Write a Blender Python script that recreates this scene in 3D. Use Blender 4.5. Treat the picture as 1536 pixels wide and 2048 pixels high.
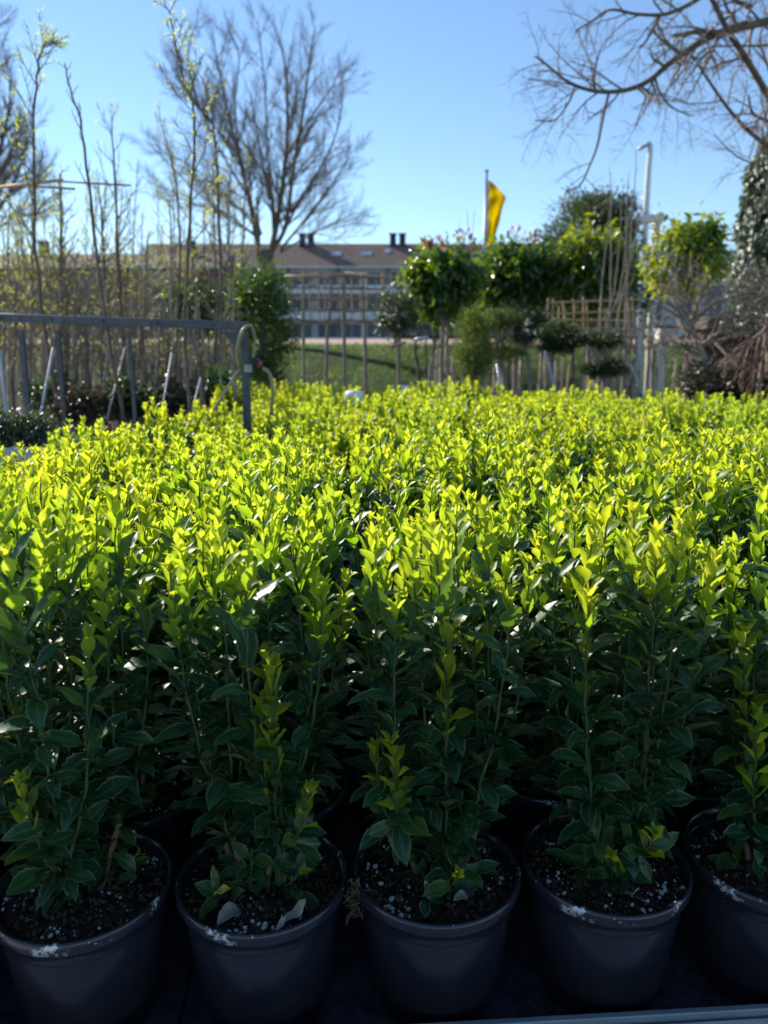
import bpy, math, random
import numpy as np
from mathutils import Vector, Matrix, noise
R = math.radians
for o in list(bpy.data.objects): bpy.data.objects.remove(o)
SC = bpy.context.scene
COL = SC.collection
# ------------------------------------------------------------------ camera
F = 1538.0; PITCH = R(12.0); CAMH = 1.6
cam_d = bpy.data.cameras.new('camera'); cam = bpy.data.objects.new('camera', cam_d); COL.objects.link(cam)
cam.location = (0, 0, CAMH); cam.rotation_euler = (R(90) - PITCH, 0, 0)
cam_d.sensor_fit = 'VERTICAL'; cam_d.sensor_height = 36.0; cam_d.lens = F / 2048 * 36
cam_d.clip_start = 0.05; cam_d.clip_end = 3000
cam_d.dof.use_dof = True; cam_d.dof.focus_distance = 1.25; cam_d.dof.aperture_fstop = 4.2
SC.camera = cam
# ------------------------------------------------------------------ light
SUN_EL, SUN_AZ = R(30), R(-46)          # azimuth measured from +Y, negative to the left
w = bpy.data.worlds.new('World'); SC.world = w; w.use_nodes = True
wn = w.node_tree; bg = wn.nodes['Background']
sky = wn.nodes.new('ShaderNodeTexSky'); sky.sky_type = 'NISHITA'; sky.sun_disc = False
sky.sun_elevation = SUN_EL; sky.sun_rotation = SUN_AZ
sky.air_density = 1.0; sky.dust_density = 0.0; sky.ozone_density = 4.0; sky.altitude = 0
wn.links.new(sky.outputs[0], bg.inputs[0]); bg.inputs[1].default_value = 0.088
sd = bpy.data.lights.new('sun', 'SUN'); sun = bpy.data.objects.new('sun', sd); COL.objects.link(sun)
sd.energy = 3.7; sd.angle = R(0.53); sd.color = (1.0, 0.93, 0.82)
tosun = Vector((math.sin(SUN_AZ) * math.cos(SUN_EL), math.cos(SUN_AZ) * math.cos(SUN_EL), math.sin(SUN_EL)))
sun.rotation_euler = (-tosun).to_track_quat('-Z', 'Y').to_euler(); sun.location = (-10, 10, 20)
SC.view_settings.view_transform = 'Standard'; SC.view_settings.look = 'None'
SC.view_settings.exposure = 1.12; SC.view_settings.gamma = 1.0
cy = SC.cycles
cy.max_bounces = 8; cy.diffuse_bounces = 4; cy.glossy_bounces = 3; cy.transmission_bounces = 6
cy.transparent_max_bounces = 4; cy.caustics_reflective = False; cy.caustics_refractive = False
cy.sample_clamp_indirect = 6.0

def at(px, py, Y):
    """world point seen at photo pixel (px,py) at forward distance Y (metres)"""
    x = (px - 768) / F; y = -(py - 1024) / F
    d = Vector((x, math.cos(PITCH) + y * math.sin(PITCH), -math.sin(PITCH) + y * math.cos(PITCH)))
    return Vector((0, 0, CAMH)) + d * (Y / d.y)
def wpx(npx, Y): return npx / F * Y
# ------------------------------------------------------------------ helpers
def link(o, parent=None):
    COL.objects.link(o)
    if parent is not None: o.parent = parent
    return o
def tag(o, label=None, cat=None, group=None, kind=None):
    if label: o['label'] = label
    if cat: o['category'] = cat
    if group: o['group'] = group
    if kind: o['kind'] = kind
    return o
def empty(name, loc=(0, 0, 0), rz=0, label=None, cat=None, group=None):
    o = bpy.data.objects.new(name, None); o.empty_display_size = 0.1
    o.location = loc; o.rotation_euler = (0, 0, rz); COL.objects.link(o)
    return tag(o, label, cat, group)
def copy_tree(o, parent=None):
    c = o.copy(); COL.objects.link(c)
    if parent is not None: c.parent = parent
    for ch in o.children: copy_tree(ch, c)
    return c
class MB:
    """collects boxes, tubes, lathes; build() gives one mesh object"""
    def __init__(s): s.v = []; s.f = []
    def add(s, vs, fs):
        b = len(s.v); s.v.extend([tuple(p) for p in vs]); s.f.extend([tuple(i + b for i in q) for q in fs]); return s
    def box(s, x0, x1, y0, y1, z0, z1):
        return s.add([(x0,y0,z0),(x1,y0,z0),(x1,y1,z0),(x0,y1,z0),(x0,y0,z1),(x1,y0,z1),(x1,y1,z1),(x0,y1,z1)],
                     [(0,3,2,1),(4,5,6,7),(0,1,5,4),(1,2,6,5),(2,3,7,6),(3,0,4,7)])
    def bar(s, a, b, wd, ht):
        a = Vector(a); b = Vector(b); d = (b - a).normalized()
        up = Vector((0, 0, 1)) if abs(d.z) < 0.9 else Vector((0, 1, 0))
        sx = d.cross(up).normalized() * wd / 2; sz = sx.cross(d).normalized() * ht / 2
        vs = [p + i * sx + j * sz for p in (a, b) for i, j in ((-1,-1),(1,-1),(1,1),(-1,1))]
        return s.add(vs, [(0,3,2,1),(4,5,6,7),(0,1,5,4),(1,2,6,5),(2,3,7,6),(3,0,4,7)])
    def tube(s, pts, rad, n=6, cap=True):
        pts = [Vector(p) for p in pts]; m = len(pts)
        if not hasattr(rad, '__len__'): rad = [rad] * m
        ref = None; vs = []
        for i in range(m):
            t = (pts[min(i + 1, m - 1)] - pts[max(i - 1, 0)])
            if t.length < 1e-9: t = Vector((0, 0, 1))
            t.normalize()
            if ref is None:
                ref = t.orthogonal().normalized()
            else:
                ref = ref - t * ref.dot(t)
                ref = ref.normalized() if ref.length > 1e-6 else t.orthogonal().normalized()
            o = t.cross(ref); r = rad[i]
            for k in range(n):
                a = 2 * math.pi * k / n
                vs.append(pts[i] + ref * (math.cos(a) * r) + o * (math.sin(a) * r))
        fs = [(i*n+k, i*n+(k+1) % n, (i+1)*n+(k+1) % n, (i+1)*n+k) for i in range(m-1) for k in range(n)]
        if cap and n > 3: fs += [tuple(range(n))[::-1], tuple((m-1)*n+k for k in range(n))]
        return s.add(vs, fs)
    def lathe(s, prof, n=32, c=(0, 0, 0)):
        vs = [(c[0]+r*math.cos(2*math.pi*k/n), c[1]+r*math.sin(2*math.pi*k/n), c[2]+z) for r, z in prof for k in range(n)]
        fs = [(i*n+k, i*n+(k+1) % n, (i+1)*n+(k+1) % n, (i+1)*n+k) for i in range(len(prof)-1) for k in range(n)]
        return s.add(vs, fs)
    def mesh(s, name, mat, smooth=False):
        me = bpy.data.meshes.new(name); me.from_pydata(s.v, [], s.f); me.materials.append(mat)
        if smooth: me.polygons.foreach_set('use_smooth', [True] * len(me.polygons))
        me.update(); return me
    def build(s, name, mat, parent=None, smooth=False, bevel=0):
        o = bpy.data.objects.new(name, s.mesh(name, mat, smooth)); link(o, parent)
        if bevel:
            m = o.modifiers.new('bevel', 'BEVEL'); m.width = bevel; m.segments = 2; m.limit_method = 'ANGLE'
        return o
def np_mesh(name, V, Q, mat, colr=None, smooth=True):
    me = bpy.data.meshes.new(name); V = np.asarray(V, np.float32); Q = np.asarray(Q, np.int32)
    k = Q.shape[1]
    me.vertices.add(len(V)); me.vertices.foreach_set('co', V.ravel())
    me.loops.add(Q.size); me.loops.foreach_set('vertex_index', Q.ravel())
    me.polygons.add(len(Q)); me.polygons.foreach_set('loop_start', np.arange(0, Q.size, k, dtype=np.int32))
    me.polygons.foreach_set('use_smooth', np.full(len(Q), smooth))
    me.materials.append(mat)
    if colr is not None:
        a = me.color_attributes.new('leaf', 'FLOAT_COLOR', 'POINT'); a.data.foreach_set('color', np.asarray(colr, np.float32).ravel())
    me.update(calc_edges=True); me.validate(); return me
# ------------------------------------------------------------------ materials
MATS = {}
def nodes(name):
    m = bpy.data.materials.new(name); m.use_nodes = True; nt = m.node_tree
    p = nt.nodes['Principled BSDF']; MATS[name] = m; return m, nt, p
def N(nt, t, **kw):
    n = nt.nodes.new(t)
    for k, v in kw.items():
        if k in ('op', 'operation'): n.operation = v
        elif k == 'blend': n.blend_type = v
        elif isinstance(k, str) and k.startswith('i_'): n.inputs[k[2:]].default_value = v
        else: setattr(n, k, v)
    return n
def mixc(nt, fac, a, b, blend='MIX'):
    n = nt.nodes.new('ShaderNodeMix'); n.data_type = 'RGBA'; n.blend_type = blend
    for i, v in ((0, fac), (6, a), (7, b)):
        if hasattr(v, 'node'): nt.links.new(v, n.inputs[i])
        else: n.inputs[i].default_value = v if i == 0 else (*v, 1)
    return n.outputs[2]
def mth(nt, op, a, b=0.0, clamp=False):
    n = nt.nodes.new('ShaderNodeMath'); n.operation = op; n.use_clamp = clamp
    for i, v in ((0, a), (1, b)):
        if hasattr(v, 'node'): nt.links.new(v, n.inputs[i])
        else: n.inputs[i].default_value = v
    return n.outputs[0]
def ramp(nt, fac, stops):
    n = nt.nodes.new('ShaderNodeValToRGB'); nt.links.new(fac, n.inputs[0]); e = n.color_ramp.elements
    while len(e) < len(stops): e.new(0.5)
    for i, (p, c) in enumerate(stops): e[i].position = p; e[i].color = (*c, 1) if len(c) == 3 else c
    return n.outputs[0]
def noise_tex(nt, scale, detail=4, rough=0.6, coord='Object', vec=None, vscale=None):
    tc = nt.nodes.new('ShaderNodeTexCoord'); n = nt.nodes.new('ShaderNodeTexNoise')
    src = tc.outputs[coord]
    if vscale:
        mp = nt.nodes.new('ShaderNodeMapping'); mp.inputs['Scale'].default_value = vscale
        nt.links.new(src, mp.inputs[0]); src = mp.outputs[0]
    nt.links.new(src, n.inputs['Vector'])
    n.inputs['Scale'].default_value = scale; n.inputs['Detail'].default_value = detail; n.inputs['Roughness'].default_value = rough
    return n.outputs[0]
def simple(name, c1, c2=None, scale=8, rough=0.7, spec=0.4, bump=0.0, bscale=None, metal=0, coord='Object', vscale=None, detail=5, lo=.35, hi=.65):
    m, nt, p = nodes(name)
    if c2 is None: p.inputs['Base Color'].default_value = (*c1, 1)
    else:
        nz = noise_tex(nt, scale, detail, coord=coord, vscale=vscale)
        nt.links.new(ramp(nt, nz, [(lo, c1), (hi, c2)]), p.inputs['Base Color'])
    p.inputs['Roughness'].default_value = rough; p.inputs['Specular IOR Level'].default_value = spec; p.inputs['Metallic'].default_value = metal
    if bump:
        b = nt.nodes.new('ShaderNodeBump'); b.inputs['Strength'].default_value = bump; b.inputs['Distance'].default_value = 0.01
        nt.links.new(noise_tex(nt, bscale or scale * 3, 6, coord=coord, vscale=vscale), b.inputs['Height']); nt.links.new(b.outputs[0], p.inputs['Normal'])
    return m
def leafmat(name, c1, c2, back, trans, tfac, rough=0.35, spec=0.5, edge=None, edgefac=0.0, veins=0.0, age=None, agetrans=None, agefac=None, bump=0.0):
    """leaf: attribute r=margin g=per-leaf random b=age a=midrib"""
    m, nt, p = nodes(name)
    at_ = nt.nodes.new('ShaderNodeAttribute'); at_.attribute_name = 'leaf'
    sp = nt.nodes.new('ShaderNodeSeparateColor'); nt.links.new(at_.outputs['Color'], sp.inputs[0])
    E, G, B = sp.outputs[0], sp.outputs[1], sp.outputs[2]; A = at_.outputs['Alpha']
    col = mixc(nt, G, c1, c2)
    geo = nt.nodes.new('ShaderNodeNewGeometry')
    tcol = mixc(nt, G, trans, tuple(min(1, x * 1.15) for x in trans))
    if age is not None:
        col = mixc(nt, B, col, age); tcol = mixc(nt, B, tcol, agetrans)
    oi = nt.nodes.new('ShaderNodeObjectInfo')
    var = ramp(nt, oi.outputs['Random'], [(0.0, (0.84, 0.96, 1.0)), (0.5, (0.98, 1.0, 1.0)), (1.0, (1.05, 1.0, 0.9))])
    col = mixc(nt, 1.0, col, var, 'MULTIPLY'); tcol = mixc(nt, 1.0, tcol, var, 'MULTIPLY')
    bk = mixc(nt, 0.25, back, col)
    col = mixc(nt, geo.outputs['Backfacing'], col, bk)
    if veins:
        col = mixc(nt, mth(nt, 'MULTIPLY', mth(nt, 'POWER', A, 9.0), veins), col, tuple(min(1, x * 2.4 + .02) for x in c2))
    if edge is not None:
        col = mixc(nt, mth(nt, 'MULTIPLY', E, edgefac), col, edge)
    nz = noise_tex(nt, 60, 3)
    col = mixc(nt, mth(nt, 'MULTIPLY', nz, 0.35), col, (0.0, 0.0, 0.0), 'MIX')
    nt.links.new(col, p.inputs['Base Color'])
    rr = mixc(nt, geo.outputs['Backfacing'], (rough,) * 3, (0.6,) * 3)
    nt.links.new(rr, p.inputs['Roughness']); p.inputs['Specular IOR Level'].default_value = spec
    if bump:
        b = nt.nodes.new('ShaderNodeBump'); b.inputs['Strength'].default_value = bump; b.inputs['Distance'].default_value = 0.002
        nt.links.new(noise_tex(nt, 140, 3), b.inputs['Height']); nt.links.new(b.outputs[0], p.inputs['Normal'])
    tr = nt.nodes.new('ShaderNodeBsdfTranslucent'); nt.links.new(tcol, tr.inputs[0])
    mx = nt.nodes.new('ShaderNodeMixShader'); out = nt.nodes['Material Output']
    if agefac is not None:
        f = mth(nt, 'ADD', tfac, mth(nt, 'MULTIPLY', B, agefac - tfac)); nt.links.new(f, mx.inputs[0])
    else: mx.inputs[0].default_value = tfac
    nt.links.new(p.outputs[0], mx.inputs[1]); nt.links.new(tr.outputs[0], mx.inputs[2]); nt.links.new(mx.outputs[0], out.inputs['Surface'])
    return m

M_LEAF = leafmat('mature_leaf', (0.014, 0.062, 0.028), (0.025, 0.090, 0.034), (0.045, 0.080, 0.025), (0.055, 0.16, 0.008), 0.20,
                 rough=0.38, spec=0.45, edge=(0.30, 0.38, 0.20), edgefac=0.9, veins=0.8, age=(0.07, 0.15, 0.02), agetrans=(0.25, 0.42, 0.010), agefac=0.38, bump=0.25)
M_YOUNG = leafmat('young_leaf', (0.075, 0.165, 0.022), (0.115, 0.22, 0.024), (0.15, 0.22, 0.035), (0.34, 0.54, 0.014), 0.50,
                  rough=0.38, spec=0.4, edge=(0.55, 0.58, 0.12), edgefac=0.75, veins=0.3, age=(0.22, 0.31, 0.025), agetrans=(0.84, 0.92, 0.04), agefac=0.56)
M_STEM = simple('green_stem', (0.025, 0.065, 0.020), (0.055, 0.095, 0.03), 30, 0.55)
M_WOODSTEM = simple('woody_stem', (0.10, 0.075, 0.05), (0.17, 0.13, 0.085), 60, 0.8, bump=0.4)
M_SOIL = simple('potting_soil', (0.014, 0.010, 0.008), (0.075, 0.052, 0.036), 70, 0.95, 0.15, bump=1.0, bscale=120)
M_PERL = simple('perlite', (0.55, 0.55, 0.53), (0.78, 0.78, 0.76), 200, 0.8)
M_CRUMB = simple('bark_crumb', (0.03, 0.018, 0.012), (0.17, 0.11, 0.07), 90, 0.9)
M_DRY = simple('dry_leaf', (0.28, 0.25, 0.19), (0.42, 0.40, 0.34), 60, 0.8)
M_AMBER = simple('yellowed_leaf', (0.50, 0.32, 0.04), (0.62, 0.44, 0.08), 60, 0.6)
# pot: dark plastic with limescale flecks along the rim
def potmat():
    m, nt, p = nodes('pot_plastic')
    tc = nt.nodes.new('ShaderNodeTexCoord'); sx = nt.nodes.new('ShaderNodeSeparateXYZ'); nt.links.new(tc.outputs['Object'], sx.inputs[0])
    oi = nt.nodes.new('ShaderNodeObjectInfo')
    nz = noise_tex(nt, 22, 6, 0.75)
    hs = mth(nt, 'MULTIPLY', mth(nt, 'SUBTRACT', sx.outputs[2], 0.176), 45, True)
    m1 = mth(nt, 'MULTIPLY', hs, mth(nt, 'MULTIPLY', mth(nt, 'SUBTRACT', nz, 0.60), 25, True), True)
    n2 = noise_tex(nt, 420, 2, 0.5)
    big = noise_tex(nt, 9, 3, 0.6)
    thr = mth(nt, 'SUBTRACT', 0.80, mth(nt, 'MULTIPLY', big, 0.10))
    m2 = mth(nt, 'MULTIPLY', mth(nt, 'SUBTRACT', n2, thr), 30, True)
    m2 = mth(nt, 'MULTIPLY', m2, mth(nt, 'ADD', mth(nt, 'MULTIPLY', sx.outputs[2], 4.0), 0.0, True), True)
    dust = mth(nt, 'MULTIPLY', mth(nt, 'MULTIPLY', noise_tex(nt, 14, 5, 0.7), noise_tex(nt, 30, 4, 0.7, vscale=(1, 1, .12))), 0.11)
    col = mixc(nt, dust, (0.013, 0.016, 0.026), (0.30, 0.28, 0.26))
    col = mixc(nt, mth(nt, 'MAXIMUM', m1, mth(nt, 'MULTIPLY', m2, 0.6)), col, (0.68, 0.68, 0.67))
    nt.links.new(col, p.inputs['Base Color'])
    nt.links.new(mth(nt, 'ADD', 0.13, mth(nt, 'MULTIPLY', noise_tex(nt, 30, 4), 0.12)), p.inputs['Roughness'])
    p.inputs['Specular IOR Level'].default_value = 0.6
    b = nt.nodes.new('ShaderNodeBump'); b.inputs['Strength'].default_value = 0.12; b.inputs['Distance'].default_value = 0.001
    nt.links.new(noise_tex(nt, 120, 5), b.inputs['Height']); nt.links.new(b.outputs[0], p.inputs['Normal'])
    return m
M_POT = potmat()
M_CLOTH = simple('ground_cover_fabric', (0.020, 0.024, 0.034), (0.075, 0.082, 0.10), 40, 0.85, 0.3, bump=0.5, bscale=300)
M_GALV = simple('galvanised_steel', (0.06, 0.07, 0.085), (0.10, 0.115, 0.135), 30, 0.42, 0.5, metal=0.5, bump=0.1)
M_ALU = simple('grey_lip', (0.20, 0.25, 0.28), (0.27, 0.32, 0.35), 12, 0.45, 0.5, metal=0.3)
M_BENCHWOOD = simple('weathered_wood', (0.48, 0.41, 0.37), (0.72, 0.66, 0.62), 6, 0.7, 0.3, bump=0.5, vscale=(1, 22, 22), lo=.3, hi=.7)
M_BARK = simple('bark', (0.10, 0.078, 0.058), (0.20, 0.16, 0.12), 12, 0.9, 0.2, bump=0.6)
M_BARK2 = simple('pale_bark', (0.22, 0.18, 0.14), (0.36, 0.31, 0.25), 14, 0.85, 0.25, bump=0.4)
M_TWIG = simple('twig_bark', (0.17, 0.135, 0.10), (0.28, 0.22, 0.17), 20, 0.8, 0.3)
M_TWIGRED = simple('red_brown_twig', (0.13, 0.06, 0.04), (0.21, 0.12, 0.08), 20, 0.75, 0.35)
M_STAKE = simple('stake_wood', (0.28, 0.22, 0.15), (0.42, 0.35, 0.26), 10, 0.8, 0.2, bump=0.3, vscale=(8, 8, 1))
M_BAMBOO = simple('bamboo', (0.42, 0.28, 0.16), (0.58, 0.42, 0.26), 10, 0.5, 0.4)
M_BLACKPL = simple('black_plastic', (0.012, 0.013, 0.015), (0.022, 0.023, 0.026), 10, 0.45, 0.5)
M_WHITE = simple('white_paint', (0.70, 0.71, 0.72), (0.80, 0.80, 0.80), 6, 0.4, 0.5)
M_WHITEPL = simple('white_plastic', (0.72, 0.76, 0.82), (0.82, 0.84, 0.88), 6, 0.5, 0.4)
M_CREAM = simple('cream_enamel', (0.62, 0.60, 0.50), (0.74, 0.72, 0.64), 3, 0.4, 0.4)
M_POLE = simple('galvanised_pole', (0.34, 0.36, 0.39), (0.46, 0.48, 0.50), 3, 0.4, 0.5, metal=0.2)
EVG = leafmat('evergreen_leaf', (0.016, 0.050, 0.014), (0.040, 0.095, 0.022), (0.07, 0.11, 0.03), (0.14, 0.30, 0.015), 0.25, rough=0.28, spec=0.6)
EVG2 = leafmat('olive_evergreen_leaf', (0.030, 0.062, 0.018), (0.070, 0.115, 0.030), (0.08, 0.12, 0.04), (0.16, 0.30, 0.02), 0.28, rough=0.33, spec=0.55)
PHO = leafmat('broad_bright_leaf', (0.018, 0.060, 0.012), (0.050, 0.115, 0.018), (0.07, 0.12, 0.03), (0.26, 0.42, 0.010), 0.34, rough=0.20, spec=0.65)
PHY = leafmat('golden_green_leaf', (0.06, 0.12, 0.012), (0.13, 0.18, 0.02), (0.17, 0.22, 0.04), (0.46, 0.52, 0.015), 0.38, rough=0.35, spec=0.5)
REDL = leafmat('red_leaf', (0.16, 0.03, 0.02), (0.26, 0.06, 0.04), (0.20, 0.06, 0.05), (0.60, 0.10, 0.06), 0.35, rough=0.35, spec=0.5)
BUD = leafmat('opening_bud_leaf', (0.16, 0.22, 0.02), (0.26, 0.32, 0.03), (0.22, 0.28, 0.05), (0.80, 0.86, 0.04), 0.5, rough=0.45)
OAK = leafmat('grey_green_leaf', (0.035, 0.060, 0.030), (0.075, 0.105, 0.055), (0.12, 0.14, 0.09), (0.14, 0.20, 0.04), 0.2, rough=0.35, spec=0.5)
JUN = leafmat('needle_green', (0.035, 0.075, 0.025), (0.075, 0.13, 0.038), (0.06, 0.10, 0.035), (0.16, 0.28, 0.03), 0.22, rough=0.6, spec=0.3)
JUN2 = leafmat('yellowish_needle', (0.055, 0.095, 0.028), (0.11, 0.16, 0.045), (0.08, 0.12, 0.04), (0.26, 0.38, 0.04), 0.28, rough=0.6, spec=0.3)
ILEX = leafmat('small_dark_leaf', (0.012, 0.034, 0.014), (0.028, 0.060, 0.022), (0.04, 0.07, 0.03), (0.07, 0.15, 0.02), 0.2, rough=0.4, spec=0.4)
IVY = leafmat('ivy_leaf', (0.022, 0.050, 0.022), (0.070, 0.105, 0.055), (0.10, 0.14, 0.07), (0.16, 0.24, 0.04), 0.18, rough=0.40, spec=0.5, veins=0.3)
BRN = leafmat('bronze_leaf', (0.035, 0.028, 0.018), (0.06, 0.052, 0.03), (0.12, 0.09, 0.06), (0.10, 0.08, 0.03), 0.2, rough=0.4)
VIO = leafmat('violet_petal', (0.30, 0.22, 0.55), (0.42, 0.34, 0.70), (0.35, 0.3, 0.55), (0.5, 0.4, 0.8), 0.35, rough=0.6)

# ------------------------------------------------------------------ leaf geometry
def leaf_template(S=12, W=0.40, serr=0.05, curl=0.18, fold=0.25, wide=0.52, petiole=0.06, cols=(-1, -0.84, 0, 0.84, 1), twist=0.0, wave=0.0):
    V = []; A = []
    k = math.log(0.5) / math.log(wide)
    for i in range(S + 1):
        t = i / S
        w_ = (math.sin(math.pi * (t ** k)) ** 1.0) * W / 2 if 0 < t < 1 else 0.0
        w_ = max(w_, 0.022 * (1 - t))
        sh = 0
        if serr and 1 < i < S and i % 2: w_ *= 1 - serr * 2; sh = 0.02
        if i == S: w_ = 0.004
        th = -curl * 2 * t
        # arc bend
        x = (math.sin(curl * 2 * t) / (curl * 2)) if abs(curl) > 1e-3 else t
        z = -(1 - math.cos(curl * 2 * t)) / (curl * 2) if abs(curl) > 1e-3 else 0
        for c in cols:
            y = c * w_
            zz = z + abs(c) * w_ * fold + wave * math.sin(t * 9 + c) * abs(c) * w_
            tw = twist * t
            V.append((x + sh * abs(c), y * math.cos(tw), zz + y * math.sin(tw)))
            A.append((1.0 if abs(c) > 0.95 else 0.0, 0, 0, 1.0 if c == 0 else 0.0))
    n = len(cols); Q = [(i*n+j, (i+1)*n+j, (i+1)*n+j+1, i*n+j+1) for i in range(S) for j in range(n-1)]
    return np.array(V), np.array(Q), np.array(A)
class Leaves:
    def __init__(s, temps): s.T = temps; s.items = []
    def add(s, p, d, n, L, wd=1.0, age=0.0, rnd=None, t=None):
        s.items.append((p, d, n, L, wd, age, random.random() if rnd is None else rnd, random.randrange(len(s.T)) if t is None else t))
    def mesh(s, name, mat):
        if not s.items: s.add((0, 0, 0), (0, 0, 1), (1, 0, 0), .001)
        Vs, Qs, As = [], [], []; base = 0
        for ti, (V, Q, A) in enumerate(s.T):
            it = [x for x in s.items if x[7] == ti]
            if not it: continue
            P = np.array([tuple(x[0]) for x in it]); D = np.array([tuple(x[1]) for x in it], float); Nn = np.array([tuple(x[2]) for x in it], float)
            L = np.array([x[3] for x in it])[:, None]; Wd = np.array([x[4] for x in it])[:, None]
            D /= np.linalg.norm(D, axis=1)[:, None] + 1e-9
            S_ = np.cross(Nn, D); S_ /= np.linalg.norm(S_, axis=1)[:, None] + 1e-9
            Nn = np.cross(D, S_)
            X = (P[:, None] + V[None, :, 0:1] * (D * L)[:, None] + V[None, :, 1:2] * (S_ * L * Wd)[:, None] + V[None, :, 2:3] * (Nn * L)[:, None])
            C = np.repeat(A[None], len(it), 0).astype(float)
            C[:, :, 1] = np.array([x[6] for x in it])[:, None]; C[:, :, 2] = np.array([x[5] for x in it])[:, None]
            q = Q[None] + (np.arange(len(it)) * len(V))[:, None, None] + base
            Vs.append(X.reshape(-1, 3)); Qs.append(q.reshape(-1, 4)); As.append(C.reshape(-1, 4)); base += len(it) * len(V)
        return np_mesh(name, np.concatenate(Vs), np.concatenate(Qs), mat, np.concatenate(As))
    def build(s, name, mat, parent=None):
        return link(bpy.data.objects.new(name, s.mesh(name, mat)), parent)
T_MAT = [leaf_template(14, 0.40, 0.075, c, f, wd, twist=tw, wave=wv) for c, f, wd, tw, wv in
         ((0.14, 0.30, 0.55, 0.1, 0.12), (0.28, 0.25, 0.57, -0.3, 0.25), (0.42, 0.35, 0.54, 0.25, 0.2), (0.05, 0.45, 0.57, 0.0, 0.15), (0.55, 0.28, 0.56, -0.15, 0.3))]
T_YNG = [leaf_template(10, 0.47, 0.04, c, f, 0.58, twist=tw, wave=.16) for c, f, tw in ((-0.05, 0.35, 0.1), (0.12, 0.45, -0.25), (0.28, 0.35, 0.15), (0.05, 0.6, 0.0), (0.42, 0.4, 0.2))]
T_SM = [leaf_template(4, 0.45, 0, c, 0.3, 0.5, cols=(-1, 0, 1)) for c in (0.1, 0.35, -0.1)]
T_LONG = [leaf_template(5, 0.32, 0, c, 0.35, 0.5, cols=(-1, 0, 1)) for c in (0.25, 0.5, 0.1)]
T_NEED = [leaf_template(2, 0.22, 0, c, 0.2, 0.5, cols=(-1, 1)) for c in (0.1, 0.3)]
def ivy_template():
    xs = [(0, 0.02), (0.10, 0.30), (0.28, 0.50), (0.42, 0.30), (0.60, 0.26), (0.82, 0.14), (1.0, 0.01)]
    V = []; A = []
    for i, (x, w_) in enumerate(xs):
        for c in (-1, 0, 1):
            V.append((x - (0.12 if i == 2 else 0) * abs(c), c * w_, abs(c) * w_ * 0.25 - 0.25 * x * x)); A.append((0, 0, 0, 1.0 if c == 0 else 0))
    Q = [(i*3+j, (i+1)*3+j, (i+1)*3+j+1, i*3+j+1) for i in range(6) for j in range(2)]
    return np.array(V), np.array(Q), np.array(A)
T_IVY = [ivy_template()]

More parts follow.
